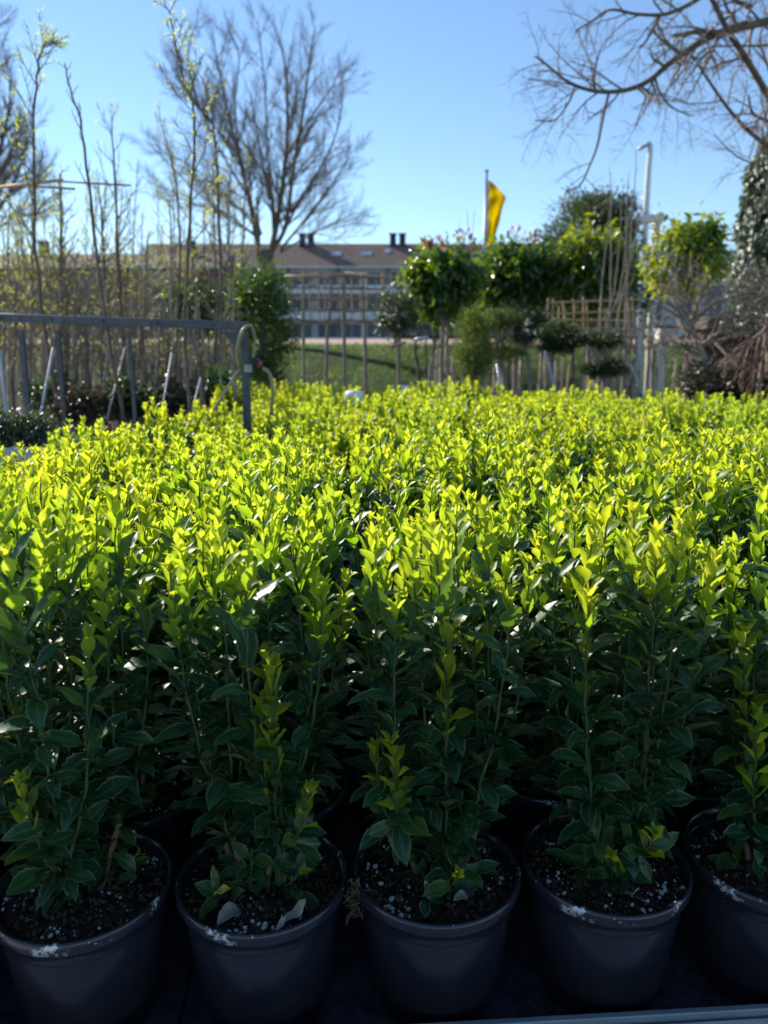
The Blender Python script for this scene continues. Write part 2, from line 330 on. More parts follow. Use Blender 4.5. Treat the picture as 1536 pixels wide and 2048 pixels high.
# ================================================================== SHRUB
def rv(s=1.0): return Vector((random.gauss(0, s), random.gauss(0, s), random.gauss(0, s)))
def bez(p0, p1, p2, t):
    return p0 * (1 - t) ** 2 + p1 * 2 * t * (1 - t) + p2 * t * t
def make_shoot(SB, LM, LY, p0, p1, p2, ynglen, r0, leaf_from=0.1, scale=1.0, sub=True):
    length = (p1 - p0).length * 0.5 + (p2 - p1).length * 0.7 + (p2 - p0).length * 0.2
    nst = max(6, int(length / 0.02))
    pts = [bez(p0, p1, p2, i / nst) + rv(0.0012) for i in range(nst + 1)]
    SB.tube(pts, [r0 * (1 - 0.62 * i / nst) for i in range(nst + 1)], 6)
    s = length * leaf_from; a = random.uniform(0, math.pi)
    while s < length - 0.004:
        t = min(s / length, 1.0); p = bez(p0, p1, p2, t)
        d = (bez(p0, p1, p2, min(t + .02, 1)) - bez(p0, p1, p2, max(t - .02, 0))).normalized()
        rest = length - s
        yf = 1 - rest / ynglen if rest < ynglen else -1
        ref = d.orthogonal().normalized(); ref2 = d.cross(ref)
        for k in (0, 1):
            if yf < 0 and t < 0.5 and random.random() < 0.05: continue
            az = a + k * math.pi + random.gauss(0, 0.28)
            side = ref * math.cos(az) + ref2 * math.sin(az)
            if yf < 0:
                ang = R(random.gauss(54, 13)) - (0.25 if rest < ynglen + .05 else 0)
                L = random.uniform(0.042, 0.068) * scale * (0.8 if t < 0.12 else 1.0)
                dirv = d * math.cos(ang) + side * math.sin(ang); dirv.z += random.uniform(-.05, 0.16)
                nrm = d * math.sin(ang) - side * math.cos(ang) + rv(0.18)
                if random.random() < .30:
                    a2 = az + random.uniform(-.6, .6); s2 = ref * math.cos(a2) + ref2 * math.sin(a2)
                    LM.add(p + side * r0, d * .8 + s2 * .6, -s2 * .8 + d * .6 + rv(.2), L * random.uniform(.35, .6), 1.0, age=.25)
                LM.add(p + side * r0 * 0.6, dirv, nrm, L, random.uniform(0.85, 1.15), age=max(0, 0.75 - (rest - ynglen) / 0.05) if rest < ynglen + 0.04 else (0.15 if random.random() < .04 else 0))
            else:
                ang = R(max(8, random.gauss(29 - 13 * yf, 7)))
                L = random.uniform(0.036, 0.052) * (1 - 0.38 * yf) * scale
                dirv = d * math.cos(ang) + side * math.sin(ang)
                nrm = d * math.sin(ang) - side * math.cos(ang) + rv(0.12)
                LY.add(p + side * r0 * 0.3, dirv, nrm, L, random.uniform(0.8, 1.05), age=yf)
        a += math.pi / 2 + random.gauss(0, 0.12)
        s += (random.uniform(0.017, 0.024) if yf < 0 else random.uniform(0.015, 0.021) * (1 - 0.5 * yf)) * scale
    if not sub: return
    # terminal rosette
    d = (p2 - bez(p0, p1, p2, .93)).normalized(); ref = d.orthogonal().normalized(); ref2 = d.cross(ref)
    for k in range(random.choice((3, 4, 4, 5))):
        az = a + k * math.pi / 2 + random.gauss(0, .2); side = ref * math.cos(az) + ref2 * math.sin(az); ang = R(random.uniform(14, 36))
        LY.add(p2, d * math.cos(ang) + side * math.sin(ang), d * math.sin(ang) - side * math.cos(ang), random.uniform(0.017, 0.027) * scale, 0.8, age=1)

def make_plant_meshes(seed, height=0.46, nsh=13, spread=0.112, shorts=()):
    random.seed(seed)
    SB = MB(); WB = MB(); LM = Leaves(T_MAT); LY = Leaves(T_YNG)
    nb = random.choice((4, 5, 5, 6)); bases = []
    for b in range(nb):
        a = 2 * math.pi * b / nb + random.uniform(-.4, .4); r = random.uniform(0.008, 0.026)
        p = Vector((r * math.cos(a), r * math.sin(a), -0.012)); fh = random.uniform(0.05, 0.12)
        q = Vector((math.cos(a) * (r + fh * .35), math.sin(a) * (r + fh * .35), fh))
        WB.tube([p, (p + q) / 2 + rv(0.004), q], [0.0052, 0.0045, 0.0040], 7); bases.append((a, q, p))
        for k in range(8):
            s_ = random.uniform(.35, 1); az = random.uniform(0, 6.28); pp = p.lerp(q, s_)
            dv = Vector((math.cos(az), math.sin(az), random.uniform(-.35, .5)))
            LM.add(pp, dv, Vector((0, 0, 1)) + rv(.2), random.uniform(.03, .045), 1.1)
    for i in range(nsh):
        rr = spread * math.sqrt((i + 0.4) / nsh) * random.uniform(0.85, 1.1); az = i * 2.39996 + random.uniform(-.3, .3)
        top = Vector((rr * math.cos(az), rr * math.sin(az), height * random.uniform(0.86, 1.06) * (1 - 0.10 * rr / spread)))
        b = min(bases, key=lambda b_: abs((b_[0] - az + math.pi) % (2 * math.pi) - math.pi) + random.uniform(0, 1.0))
        if random.random() < 0.12: top.z *= random.uniform(0.6, 0.85)
        mid = Vector((b[1].x * .3 + top.x * .85, b[1].y * .3 + top.y * .85, b[1].z + (top.z - b[1].z) * 0.45)) + rv(0.010)
        make_shoot(SB, LM, LY, b[1], mid, top, random.uniform(0.055, 0.090) if top.z > height * .82 else random.uniform(.02, .035), 0.0026, 0.02)
    for (x, y, z, yl, sc_) in shorts:      # extra single shoots that stand out in front
        b = min(bases, key=lambda b_: (b_[1].x - x) ** 2 + (b_[1].y - y) ** 2); top = Vector((x, y, z))
        mid = Vector((x * .8, y * .8, z * .45)); make_shoot(SB, LM, LY, b[1], mid, top, yl, 0.0032, 0.02, sc_)
    # ground sprouts
    for k in range(9):
        az = random.uniform(0, 6.28); b = random.choice(bases)[2]
        top = b + Vector((math.cos(az) * .055, math.sin(az) * .055, random.uniform(.04, .12)))
        make_shoot(SB, LM, LY, Vector(b), (b + top) / 2 + Vector((0, 0, -.01)), top, .016 if k < 2 else .001, .0020, .2, .85, k < 2)
    return (WB.mesh('woody_base', M_WOODSTEM, True), SB.mesh('stems', M_STEM, True), LM.mesh('leaves', M_LEAF), LY.mesh('young_leaves', M_YOUNG))

POT_R, POT_H = 0.116, 0.200
def pot_mesh():
    b = MB(); r0 = 0.083
    prof = [(0, 0.002), (r0 - .006, 0.0), (r0, 0.004), (0.094, 0.09), (0.1045, 0.160), (0.1065, 0.1605), (0.1075, 0.164), (0.1095, 0.181), (0.1155, 0.1825), (0.1165, 0.185),
            (0.1168, 0.196), (0.1155, 0.1995), (0.1125, 0.2003), (0.1108, 0.199), (0.1095, 0.18), (0.105, 0.15), (0.09, 0.03), (0, 0.03)]
    b.lathe(prof, 72); me = b.mesh('pot', M_POT, True)
    return me
def soil_mesh(seed):
    random.seed(seed); b = MB(); n = 48; rings = 14; z0 = 0.176
    vs = [(0, 0, z0 + .008)]
    for i in range(1, rings + 1):
        r = 0.1092 * i / rings
        for k in range(n):
            a = 2 * math.pi * k / n; x, y = r * math.cos(a), r * math.sin(a)
            h = noise.noise(Vector((x * 28, y * 28, seed))) * 0.005 + noise.noise(Vector((x * 110, y * 110, seed))) * 0.003 + .006 * (1 - (i / rings) ** 2)
            vs.append((x, y, z0 + h))
    fs = [(0, 1 + k, 1 + (k + 1) % n) for k in range(n)]
    for i in range(rings - 1):
        for k in range(n):
            a = 1 + i * n + k; c = 1 + i * n + (k + 1) % n; fs.append((a, a + n, c + n, c))
    b.add(vs, fs); so = b.mesh('soil', M_SOIL, True)
    def lump(B, p, r, irr=.4):
        vs = []; m = 5
        for j in range(4):
            ph = math.pi * (j + .5) / 4
            for k in range(m):
                a = 2 * math.pi * k / m + j; q = r * random.uniform(1 - irr, 1 + irr)
                vs.append((p[0] + q * math.sin(ph) * math.cos(a), p[1] + q * math.sin(ph) * math.sin(a), p[2] + q * math.cos(ph) * .8))
        fs = [(j*m+k, (j+1)*m+k, (j+1)*m+(k+1) % m, j*m+(k+1) % m) for j in range(3) for k in range(m)] + [tuple(range(m)), tuple(3*m+k for k in range(m))[::-1]]
        B.add(vs, fs)
    P = MB(); Cb = MB()
    def spot(rmin=0.0, clus=False):
        for _ in range(6):
            r = 0.106 * math.sqrt(random.uniform(rmin, 1)); a = random.uniform(0, 6.28); x, y = r*math.cos(a), r*math.sin(a)
            if not clus or noise.noise(Vector((x*22, y*22, seed*3.1))) > -.05: break
        return (x, y, z0 + .0045 + .005 * (1 - (r / .109) ** 2))
    for k in range(110): lump(P, spot(0, True), random.choice((.0006, .0007, .0009, .0011, .0016, .0022)) * random.uniform(.8, 1.2))
    for k in range(32): lump(P, spot(.45, True), random.uniform(.0022, .0038))
    for k in range(520): lump(Cb, spot(), random.choice((.001, .0015, .002, .003)), .6)
    for k in range(70):
        p = Vector(spot()); d = rv(1).normalized(); d.z *= .3; Cb.tube([p, p + d * .007 + rv(.001), p + d * random.uniform(.010, .022)], [.0009, .0008, .0004], 4)
    return so, P.mesh('perlite', M_PERL), Cb.mesh('bark_crumbs', M_CRUMB)

# grid of the bench
TH = R(3.8); O0 = Vector((-0.407, 0.916, 0.0)); U = Vector((math.cos(TH), math.sin(TH), 0)); Vv = Vector((-math.sin(TH), math.cos(TH), 0))
BZ = 0.694   # surface the pots stand on
SP = 0.2405
pot_me = pot_mesh()
soils = [soil_mesh(s) for s in (3, 4, 5, 6)]
random.seed(1)
N_VAR = 14
variants = [make_plant_meshes(100 + i, height=random.choice((.46, .48, .49, .51)), nsh=random.choice((20, 22, 24)), spread=.134) for i in range(N_VAR)]
# front row plants get their own stems: (x, y, z above soil, young length, leaf scale)
front = {
 0: make_plant_meshes(201, .56, 24, .12, ((-.02, -.10, .23, .06, 1.), (.07, -.09, .40, .05, 1.0), (-.09, -.08, .38, .06, 1.))),
 1: make_plant_meshes(202, .53, 23, .115, ((.037, -.095, .36, .13, 1.15), (.075, -.085, .20, .045, .8), (.02, -.08, .31, .05, 1.))),
 2: make_plant_meshes(203, .53, 23, .115, ((.002, -.09, .395, .11, 1.15), (-.063, -.09, .255, .09, 1.0), (-.085, -.07, .235, .06, .9))),
 3: make_plant_meshes(204, .535, 24, .12, ((.01, -.07, .43, .07, 1.1), (-.06, -.06, .36, .05, 1.), (.03, -.09, .12, .03, .9))),
 4: make_plant_meshes(205, .53, 23, .12, ((-.10, -.07, .375, .10, 1.1), (-.085, -.09, .27, .10, 1.1))),
}
front_labels = {
 0: 'evergreen shrub in dark pot, leftmost in the front row, sunlight on its soil',
 1: 'evergreen shrub in dark pot, second from left in front, dead leaves on its soil',
 2: 'evergreen shrub in dark pot, middle of the front row, brown fibre clump on its rim',
 3: 'evergreen shrub in dark pot, fourth from left in front, white limescale on its rim',
 4: 'evergreen shrub in dark pot, cut off by the right edge in the front row',
}
GROUP = 'potted evergreen shrubs massed on the bench'
def potted(i, j, jit, meshes, soil, label, rz, sc=1.0, tilt=(0, 0)):
    p = O0 + U * (i * SP) + Vv * (j * SP) + Vector((jit[0], jit[1], BZ))
    root = empty('potted_shrub', p, 0, label, 'potted shrub', GROUP)
    def ch(name, me, z=0, rot=0, s=1.0, par=root):
        o = bpy.data.objects.new(name, me); COL.objects.link(o); o.parent = par; o.location = (0, 0, z); o.rotation_euler = (tilt[0], tilt[1], rot) if z else (0, 0, rot); o.scale = (s, s, s); return o
    ch('pot', pot_me, 0, (rz * 1.7 + i * 1.9 + j) % 6.28)
    s = ch('soil', soil[0], 0, rz + i)
    ch('perlite', soil[1], 0, 0, 1, s)
    if j < 5: ch('bark_crumbs', soil[2], 0, 0, 1, s)
    ch('woody_base', meshes[0], 0.178, rz, sc); ch('stems', meshes[1], 0.178, rz, sc)
    ch('leaves', meshes[2], 0.178, rz, sc); ch('young_leaves', meshes[3], 0.178, rz, sc)
    return root
random.seed(77)
frontroots = {}
count = 0
for j in range(0, 19):
    for i in range(-2, 12):
        p = O0 + U * (i * SP) + Vv * (j * SP)
        half = 0.53 * (p.y + 0.2) + 0.30
        if abs(p.x) > half: continue
        if j >= 9 and i < -1: continue
        if j == 8 and i < -1: continue
        if j in (9,) and i in (-1, 0): continue
        if j >= 14 and i > 8 - (j - 14) * 0.5 + 1: continue
        jit = (random.uniform(-.017, .017), random.uniform(-.017, .017)) if j else (0, 0)
        if j == 0 and i in front:
            rt = potted(i, j, jit, front[i], soils[(i + 1) % 4], front_labels[i], 0 if i != 0 else 0.0, 1.0); frontroots[i] = rt
        else:
            v = variants[random.randrange(N_VAR)]
            lab = 'yellow-tipped evergreen shrub in the mass behind the front rows'
            if j == 1: lab = 'evergreen shrub in the second row, directly behind ' + {0: 'the leftmost front pot', 1: 'the front pot with the dead leaves', 2: 'the middle front pot', 3: 'the front pot with white limescale', 4: 'the front pot at the right edge'}.get(i, 'the outer front pots')
            if j == 0: lab = 'evergreen shrub beyond the %s end of the visible front row' % ('left' if i < 0 else 'right')
            if j > 3 and i == (-2 if j < 8 else -1) : lab = 'yellow-tipped shrub on the left border of the mass, beside the %s' % ('grey trough' if j < 8 else 'rack post')
            if j > 16: lab = 'yellow-tipped shrub in the farthest rows of the mass, below the staked trees'
            potted(i, j, jit, v, soils[random.randrange(4)], lab, random.uniform(0, 6.28), random.choice((.82, .94, .98, 1.0, 1.0, 1.03, 1.08)) * (1.05 if j < 4 else 1.0), (random.gauss(0, .045), random.gauss(0, .045)))
        count += 1
print('shrubs', count)
#@@BACK
# ================================================================== BENCHES
M_SLAB = simple('bench_steel', (0.10, 0.11, 0.12), (0.15, 0.16, 0.17), 6, 0.5, 0.5, metal=0.5)
def bench(u0, u1, v0, v1, label):
    o = empty('display_bench', O0, TH, label, 'bench', 'benches under the potted shrubs')
    m = MB(); m.box(u0, u1, v0, v1, 0.62, BZ - 0.006); m.build('tray', M_SLAB, o, bevel=.003)
    nx, ny = max(2, int((u1-u0)/.03)), max(2, int((v1-v0)/.03)); random.seed(5)
    vs = []; 
    for b in range(ny + 1):
        for a in range(nx + 1):
            x = u0 + .004 + (u1-u0-.008)*a/nx; y = v0 + .004 + (v1-v0-.008)*b/ny
            vs.append((x, y, BZ - .0035 + noise.noise(Vector((x*9, y*9, 0)))*.0025 + noise.noise(Vector((x*40, y*40, 3)))*.001))
    fs = [(b*(nx+1)+a, b*(nx+1)+a+1, (b+1)*(nx+1)+a+1, (b+1)*(nx+1)+a) for b in range(ny) for a in range(nx)]
    MB().add(vs, fs).build('fabric_cover', M_CLOTH, o, smooth=True)
    for x in (u0 + .08, u1 - .12):
        for y in (v0 + .10, v1 - .12): MB().box(x, x + .04, y, y + .04, 0.0, 0.6195).build('leg', M_SLAB, o)
    return o
b1 = bench(-2.6*SP, .5*SP, -.100, 8.5*SP, 'low steel display bench under the front left block of shrubs')
b2 = bench(.5*SP + .004, 11.7*SP, -.100, 18.6*SP, 'long steel display bench under the main block of shrubs')
b3 = bench(-1.6*SP, .5*SP, 9.5*SP, 18.6*SP, 'steel display bench behind the grey rack post, covered with shrubs')
lp = MB(); lp.box(-2.6*SP, 11.7*SP, -.1125, -.1035, 0.60, 0.740)
lo = lp.build('front_lip', M_ALU, b2, bevel=.0015)
wl = empty('wooden_ledge', O0, TH, 'weathered grey plank ledge running along the front of the bench at the bottom corner', 'ledge')
random.seed(9)
for k in range(9):
    MB().box(-2.6*SP, 11.7*SP, -.116 - .098*(k+1) + .005, -.116 - .098*k, 0.708, 0.731 - .001*k).build('plank', M_BENCHWOOD, wl, bevel=.003)
for x in (-2*SP, 4*SP, 10*SP): MB().box(x, x + .05, -.98, -.12, 0.64, 0.7075).build('bearer', M_SLAB, wl); MB().box(x, x + .05, -.97, -.92, 0.0, 0.639).build('leg', M_SLAB, wl)
# ---- litter on the front pots
def on_pot(i, x, y, z=0.0): return O0 + U * (i * SP) + Vector((x, y, BZ + .176 + z))
TD = [leaf_template(8, .42, .04, .5, .5, .5, wave=.5, twist=.5), leaf_template(8, .36, .04, -.5, .3, .5, wave=.6, twist=-.4)]
def dry(i, x, y, az, L, mat, name, label, cat, tilt=.25, z=.012, grp='dead leaves lying on the potting soil'):
    l = Leaves(TD); l.add((0, 0, 0), (math.cos(az), math.sin(az), tilt), (.1, -.2, 1), L, 1.2)
    o = l.build(name, mat); o.location = on_pot(i, x, y, z)
    s = o.modifiers.new('thick', 'SOLIDIFY'); s.thickness = .0008
    tag(o, label, cat, grp)
random.seed(12)
dry(1, .035, -.078, .35, .045, M_DRY, 'dead_leaf', 'pale curled dead leaf on the soil near the rim of the second front pot', 'dead leaf')
dry(1, -.045, -.082, 1.0, .050, M_DRY, 'dead_leaf', 'grey brown dead leaf left of the stem foot in the second front pot', 'dead leaf')
dry(1, .03, -.095, .9, .022, M_DRY, 'dead_leaf', 'tiny white shred of leaf by the perlite in the second front pot', 'dead leaf')
dry(2, .0, -.06, 2.4, .034, M_DRY, 'dead_leaf', 'pale shrivelled leaf below the stems of the middle pot', 'dead leaf')
dry(2, .02, -.055, .6, .030, M_DRY, 'dead_leaf', 'twisted whitish leaf right of the middle stem foot', 'dead leaf')
dry(2, -.02, -.088, 1.5, .030, M_LEAF, 'leaf_scrap', 'narrow green leaf scrap standing at the rim of the middle pot', 'leaf', .9)
dry(3, .01, -.055, 5.5, .030, M_DRY, 'dead_leaf', 'grey curled leaf under the stems of the fourth pot', 'dead leaf')
dry(1, -.035, -.045, 3.3, .026, M_AMBER, 'yellowed_leaf', 'small amber yellow leaf low on the second front shrub', 'leaf', .1, .035)
fb = MB(); random.seed(3)
for k in range(60):
    p = Vector((random.gauss(0, .005), random.gauss(0, .004), random.uniform(-.040, .006))); fb.tube([p, p + rv(.006), p + rv(.008)], [.0014, .0013, .0008], 4)
fo = fb.build('fibre_clump', M_CRUMB); fo.location = O0 + U * (2*SP) + Vector((-.112, -.045, BZ + POT_H - .002))
tag(fo, 'brown clump of root fibre hanging over the left rim of the middle pot', 'fibre clump')

# ================================================================== GROUND
def prof(y):
    if y < 15: return 0.0
    if y > 33: return 2.0
    if y > 28: return 1.68 + (y - 28) * .064
    t = (y - 15) / 13; return 1.68 * (t * t * (3 - 2 * t))
def ground_mat():
    m, nt, p = nodes('grass_ground')
    n1 = noise_tex(nt, 0.8, 6); n2 = noise_tex(nt, 18, 5)
    c = mixc(nt, n2, (0.022, 0.040, 0.012), (0.075, 0.115, 0.030)); c2 = ramp(nt, n1, [(.35, (0.6, .6, .5)), (.7, (1.2, 1.15, 1.0))])
    nt.links.new(mixc(nt, 1.0, c, c2, 'MULTIPLY'), p.inputs['Base Color']); p.inputs['Roughness'].default_value = .95; p.inputs['Specular IOR Level'].default_value = .1
    b = nt.nodes.new('ShaderNodeBump'); b.inputs['Strength'].default_value = 1; b.inputs['Distance'].default_value = .15
    nt.links.new(noise_tex(nt, 3, 6), b.inputs['Height']); nt.links.new(b.outputs[0], p.inputs['Normal']); return m
M_GRASS = ground_mat()
ys = [-400, -60, -20, 0, 8, 12, 14] + [15 + i * .5 for i in range(27)] + [30, 33, 45, 70, 110, 200, 500, 1500]
xs = [-900, -300, -100, -50] + [-40 + i * 2 for i in range(41)] + [50, 100, 300, 900]
vs = [(x, y, prof(y) + (noise.noise(Vector((x*.3, y*.3, 0)))*.10 if 16 < y < 27 else 0)) for y in ys for x in xs]
nx = len(xs); fs = [(b*nx+a, b*nx+a+1, (b+1)*nx+a+1, (b+1)*nx+a) for b in range(len(ys)-1) for a in range(nx-1)]
tag(MB().add(vs, fs).build('ground', M_GRASS, smooth=True), kind='structure')
def paving_mat():
    m, nt, p = nodes('concrete_paving')
    tc = nt.nodes.new('ShaderNodeTexCoord'); br = nt.nodes.new('ShaderNodeTexBrick'); nt.links.new(tc.outputs['Object'], br.inputs[0])
    br.inputs['Scale'].default_value = 1; br.inputs['Brick Width'].default_value = .3; br.inputs['Row Height'].default_value = .3; br.inputs['Mortar Size'].default_value = .004; br.offset = .5
    br.inputs[1].default_value = (.30, .24, .20, 1); br.inputs[2].default_value = (.38, .32, .27, 1); br.inputs[3].default_value = (.08, .07, .06, 1)
    nz = noise_tex(nt, 3, 6); nt.links.new(mixc(nt, mth(nt, 'MULTIPLY', nz, .5), br.outputs[0], (.14, .12, .10)), p.inputs['Base Color']); p.inputs['Roughness'].default_value = .85; return m
M_PAVE = paving_mat()
tag(MB().box(-20, 20, -14, 13.5, -.02, .004).build('nursery_paving', M_PAVE), kind='structure')
M_PATH = simple('pink_path', (0.36, 0.25, 0.20), (0.46, 0.33, 0.27), 3, .9)
tag(MB().add([(x, y, prof(y) + .012 + dz) for dz in (-.1, 0) for x, y in ((-120, 29.2), (120, 29.2), (120, 32.6), (-120, 32.6))], [(4,5,6,7), (0,3,2,1), (0,1,5,4), (2,3,7,6)]).build('path', M_PATH), kind='structure')
M_ASPH = simple('asphalt', (0.045, 0.045, 0.05), (0.065, 0.065, 0.07), 5, .9)
tag(MB().box(-120, 120, 36, 42, 1.9, 2.006).build('road', M_ASPH), kind='structure')
# grass blades on the embankment
random.seed(21); gl = Leaves(T_NEED)
for k in range(15000):
    x = random.uniform(-16, 17); y = random.uniform(17.5, 29); 
    if noise.noise(Vector((x*.7, y*.7, 5))) < -.15 and random.random() < .7: continue
    gl.add((x, y, prof(y) - .01), (random.gauss(0, .35), random.gauss(0, .35), 1), (random.gauss(0,1), random.gauss(0,1), .1), random.uniform(.07, .20), .6)
GRB = leafmat('grass_blade', (0.04, 0.09, 0.015), (0.09, 0.15, 0.03), (0.06, 0.1, 0.02), (0.26, 0.40, 0.02), 0.4, rough=.5)
tag(gl.build('embankment_grass', GRB), kind='stuff')

# ================================================================== BUILDINGS
M_ROOF = simple('roof_tiles', (0.16, 0.11, 0.085), (0.24, 0.175, 0.14), 1.2, .85, .2, bump=.5, bscale=8, vscale=(1, 1, 5))
M_WALLW = simple('pale_render', (0.46, 0.45, 0.45), (0.56, 0.55, 0.54), .6, .85, .2)
M_BRICK = simple('red_brown_brick', (0.15, 0.075, 0.055), (0.24, 0.13, 0.10), 2.5, .9, .2, bump=.3)
M_BAND = simple('white_parapet', (0.74, 0.75, 0.78), (0.80, 0.80, 0.82), .8, .7)
M_DARKBR = simple('brown_panel', (0.10, 0.07, 0.06), (0.16, 0.11, 0.10), 1.5, .8)
M_GLASS = simple('window_glass', (0.03, 0.045, 0.07), (0.09, 0.12, 0.17), .4, .35, .5)
M_CHIM = simple('dark_chimney', (0.03, 0.035, 0.045), (0.05, 0.055, 0.065), 2, .8)
M_SKYL = simple('skylight_glass', (0.25, 0.32, 0.40), (0.45, 0.52, 0.6), 1, .08, .9)
M_ROOFG = simple('grey_blue_roof', (0.11, 0.13, 0.18), (0.16, 0.18, 0.24), .8, .6, .4)
def block(name, label, x0, x1, Y, zb, ze, zr, wall, floors, bay, bands, chims, skl, deep=11):
    o = empty(name, ((x0+x1)/2, Y, zb), 0, label, 'building'); W = (x1-x0)/2; H = ze - zb; RZ = zr - zb
    MB().box(-W, W, 0, deep, 0, H).build('wall', wall, o)
    ov = .5
    r = MB(); r.add([(-W-.3, -ov, H+.02), (W+.3, -ov, H+.02), (W+.3, deep/2, RZ), (-W-.3, deep/2, RZ), (W+.3, deep+ov, H+.02), (-W-.3, deep+ov, H+.02)],
                    [(0,1,2,3), (3,2,4,5), (0,3,5), (1,4,2), (0,5,4,1)])
    ro = r.build('roof', M_ROOF, o)
    MB().box(-W-.35, W+.35, -ov-.12, -ov-.002, H-.12, H+.06).build('gutter', M_BAND, o)
    fh = H / floors; nb = int(2*W/bay); mw = None
    for f in range(floors):
        z = f * fh
        if bands:
            MB().box(-W+.2, W-.2, -1.05, -.003, z - .08 if f else .02, z + .10).build('balcony_slab', M_BAND, o)
            MB().box(-W+.2, W-.2, -1.12, -1.053, z + .0 if f else .02, z + .95).build('balcony_parapet', M_BAND if f != 1 else M_BAND, o)
        for k in range(nb):
            xc = -W + bay*(k+.5)
            g = bpy.data.objects.new('window', mw) if mw else None
            if g is None:
                bw = min(bay*.4, 1.3)
                g = MB().box(-bw, bw, -.055, -.003, .45 if bands else .9, fh-.45).build('window', M_GLASS, o); mw = g.data
                fm = MB()
                for xx in (-bw, -.03, bw-.07): fm.box(xx, xx+.07, -.075, -.057, .45 if bands else .9, fh-.45)
                for zz in ((.45 if bands else .9), fh-.52): fm.box(-bw+.071, bw-.071, -.073, -.057, zz, zz+.07)
                fobj = fm.build('window_frame', M_BAND, g); fme = fobj.data
            else:
                COL.objects.link(g); g.parent = o; fo_ = bpy.data.objects.new('window_frame', fme); COL.objects.link(fo_); fo_.parent = g
            g.location = (xc, 0, z)
            if k and bands and k % 2 == 0: MB().box(-W+bay*k-.08, -W+bay*k+.08, -1.04, -.06, z+.11, z+fh-.09).build('balcony_divider', M_DARKBR, o)
    for (cx, cw) in chims:
        c = MB().box(cx-x0-W-cw/2, cx-x0-W+cw/2, deep/2-.9, deep/2-.1, RZ-1.0, RZ+1.05); c.box(cx-x0-W-cw/2-.1, cx-x0-W+cw/2+.1, deep/2-1.0, deep/2, RZ+1.052, RZ+1.2); c.build('chimney', M_CHIM, ro)
    for (cx, cz, cw) in skl:
        t = (cz - ze) / (zr - ze); yy = -ov + (deep/2+ov)*t; X = cx-x0-W; sl = (RZ-H)/(deep/2+ov)
        s = MB(); dy = .7
        s.add([(X-cw/2, yy, H+.1+(yy+ov)*sl), (X+cw/2, yy, H+.1+(yy+ov)*sl), (X+cw/2, yy+dy, H+.1+(yy+dy+ov)*sl), (X-cw/2, yy+dy, H+.1+(yy+dy+ov)*sl),
               (X-cw/2, yy, H-.1+(yy+ov)*sl), (X+cw/2, yy, H-.1+(yy+ov)*sl), (X+cw/2, yy+dy, H-.1+(yy+dy+ov)*sl), (X-cw/2, yy+dy, H-.1+(yy+dy+ov)*sl)],
              [(0,1,2,3), (0,4,5,1), (1,5,6,2), (2,6,7,3), (3,7,4,0)]); s.build('skylight', M_SKYL, ro)
    return o
YA = 100
XP = lambda px, Y=YA: (px-768)/F*Y
block('apartment_block', 'long three storey apartment block with pale balconies and brown tiled roof beyond the meadow', XP(300), XP(1150), YA, 2.0,
      1.6+152/F*YA, 1.6+196/F*(YA+5), M_WALLW, 3, 3.1, True, [(XP(613, 105), .8), (XP(629, 105), .8), (XP(785, 105), .8), (XP(803, 105), .8)],
      [(XP(677, 103), 13.2, 1.3), (XP(735, 103), 13.2, 1.3), (XP(775, 103), 13.6, .8)])
block('brick_house', 'red brown brick building with tiled roof showing between the slender trees on the left', XP(-140, 80), XP(455, 80), 80, 2.0,
      1.6+152/F*80, 1.6+178/F*(80+5), M_BRICK, 2, 7.2, False, [(XP(120, 85), .9), (XP(400, 85), .9)], [(XP(250, 83), 9.7, 1.4), (XP(320, 83), 9.7, 1.4)])
block('white_house', 'low pale building with grey blue roof at the right behind the bare shrubs', XP(1090, 40), XP(1760, 40), 40, 2.0,
      1.6+140/F*40, 1.6+184/F*44, M_WALLW, 1, 3.0, False, [], [], 8)
for o in bpy.data.objects:
    if o.name.startswith('roof') and o.parent and o.parent.name.startswith('white_house'): o.data.materials[0] = M_ROOFG
# maroon shed, right
M_MAROON = simple('maroon_boards', (0.030, 0.014, 0.020), (0.055, 0.026, 0.032), 3, .75, .3, vscale=(1, 1, 8), bump=.3)
M_BRNB = simple('brown_fascia', (0.06, 0.035, 0.03), (0.09, 0.055, 0.045), 3, .7)
sh = empty('garden_shed', (XP(1392, 13), 13, 0), 0, 'dark maroon boarded shed with a brown fascia behind the crooked bare shrub', 'shed')
MB().box(0, 4.2, 0, .8, 0, 1.6+36/F*13).build('wall', M_MAROON, sh)
MB().box(-.1, 4.4, -.35, 1.0, 1.6+37/F*13, 1.6+60/F*13).build('roof', M_BRNB, sh)
for k in range(3): MB().box(.3+k*1.35, 1.35+k*1.35, -.03, -.002, .1, 1.35).build('panel', M_MAROON, sh)
# dark railing along the road and low screen
rl = empty('guard_rail', (XP(790, 27), 27, prof(27)), 0, 'dark horizontal guard rail along the top of the grassy bank', 'railing')
Lr = XP(1500, 27) - XP(790, 27)
for z in (.26, .60): MB().box(0, Lr, -.03, .03, z, z+.13).build('rail', M_CHIM, rl)
for k in range(9): MB().box(k*Lr/8-.05, k*Lr/8+.05, .031, .13, -.1, .76).build('post', M_CHIM, rl)

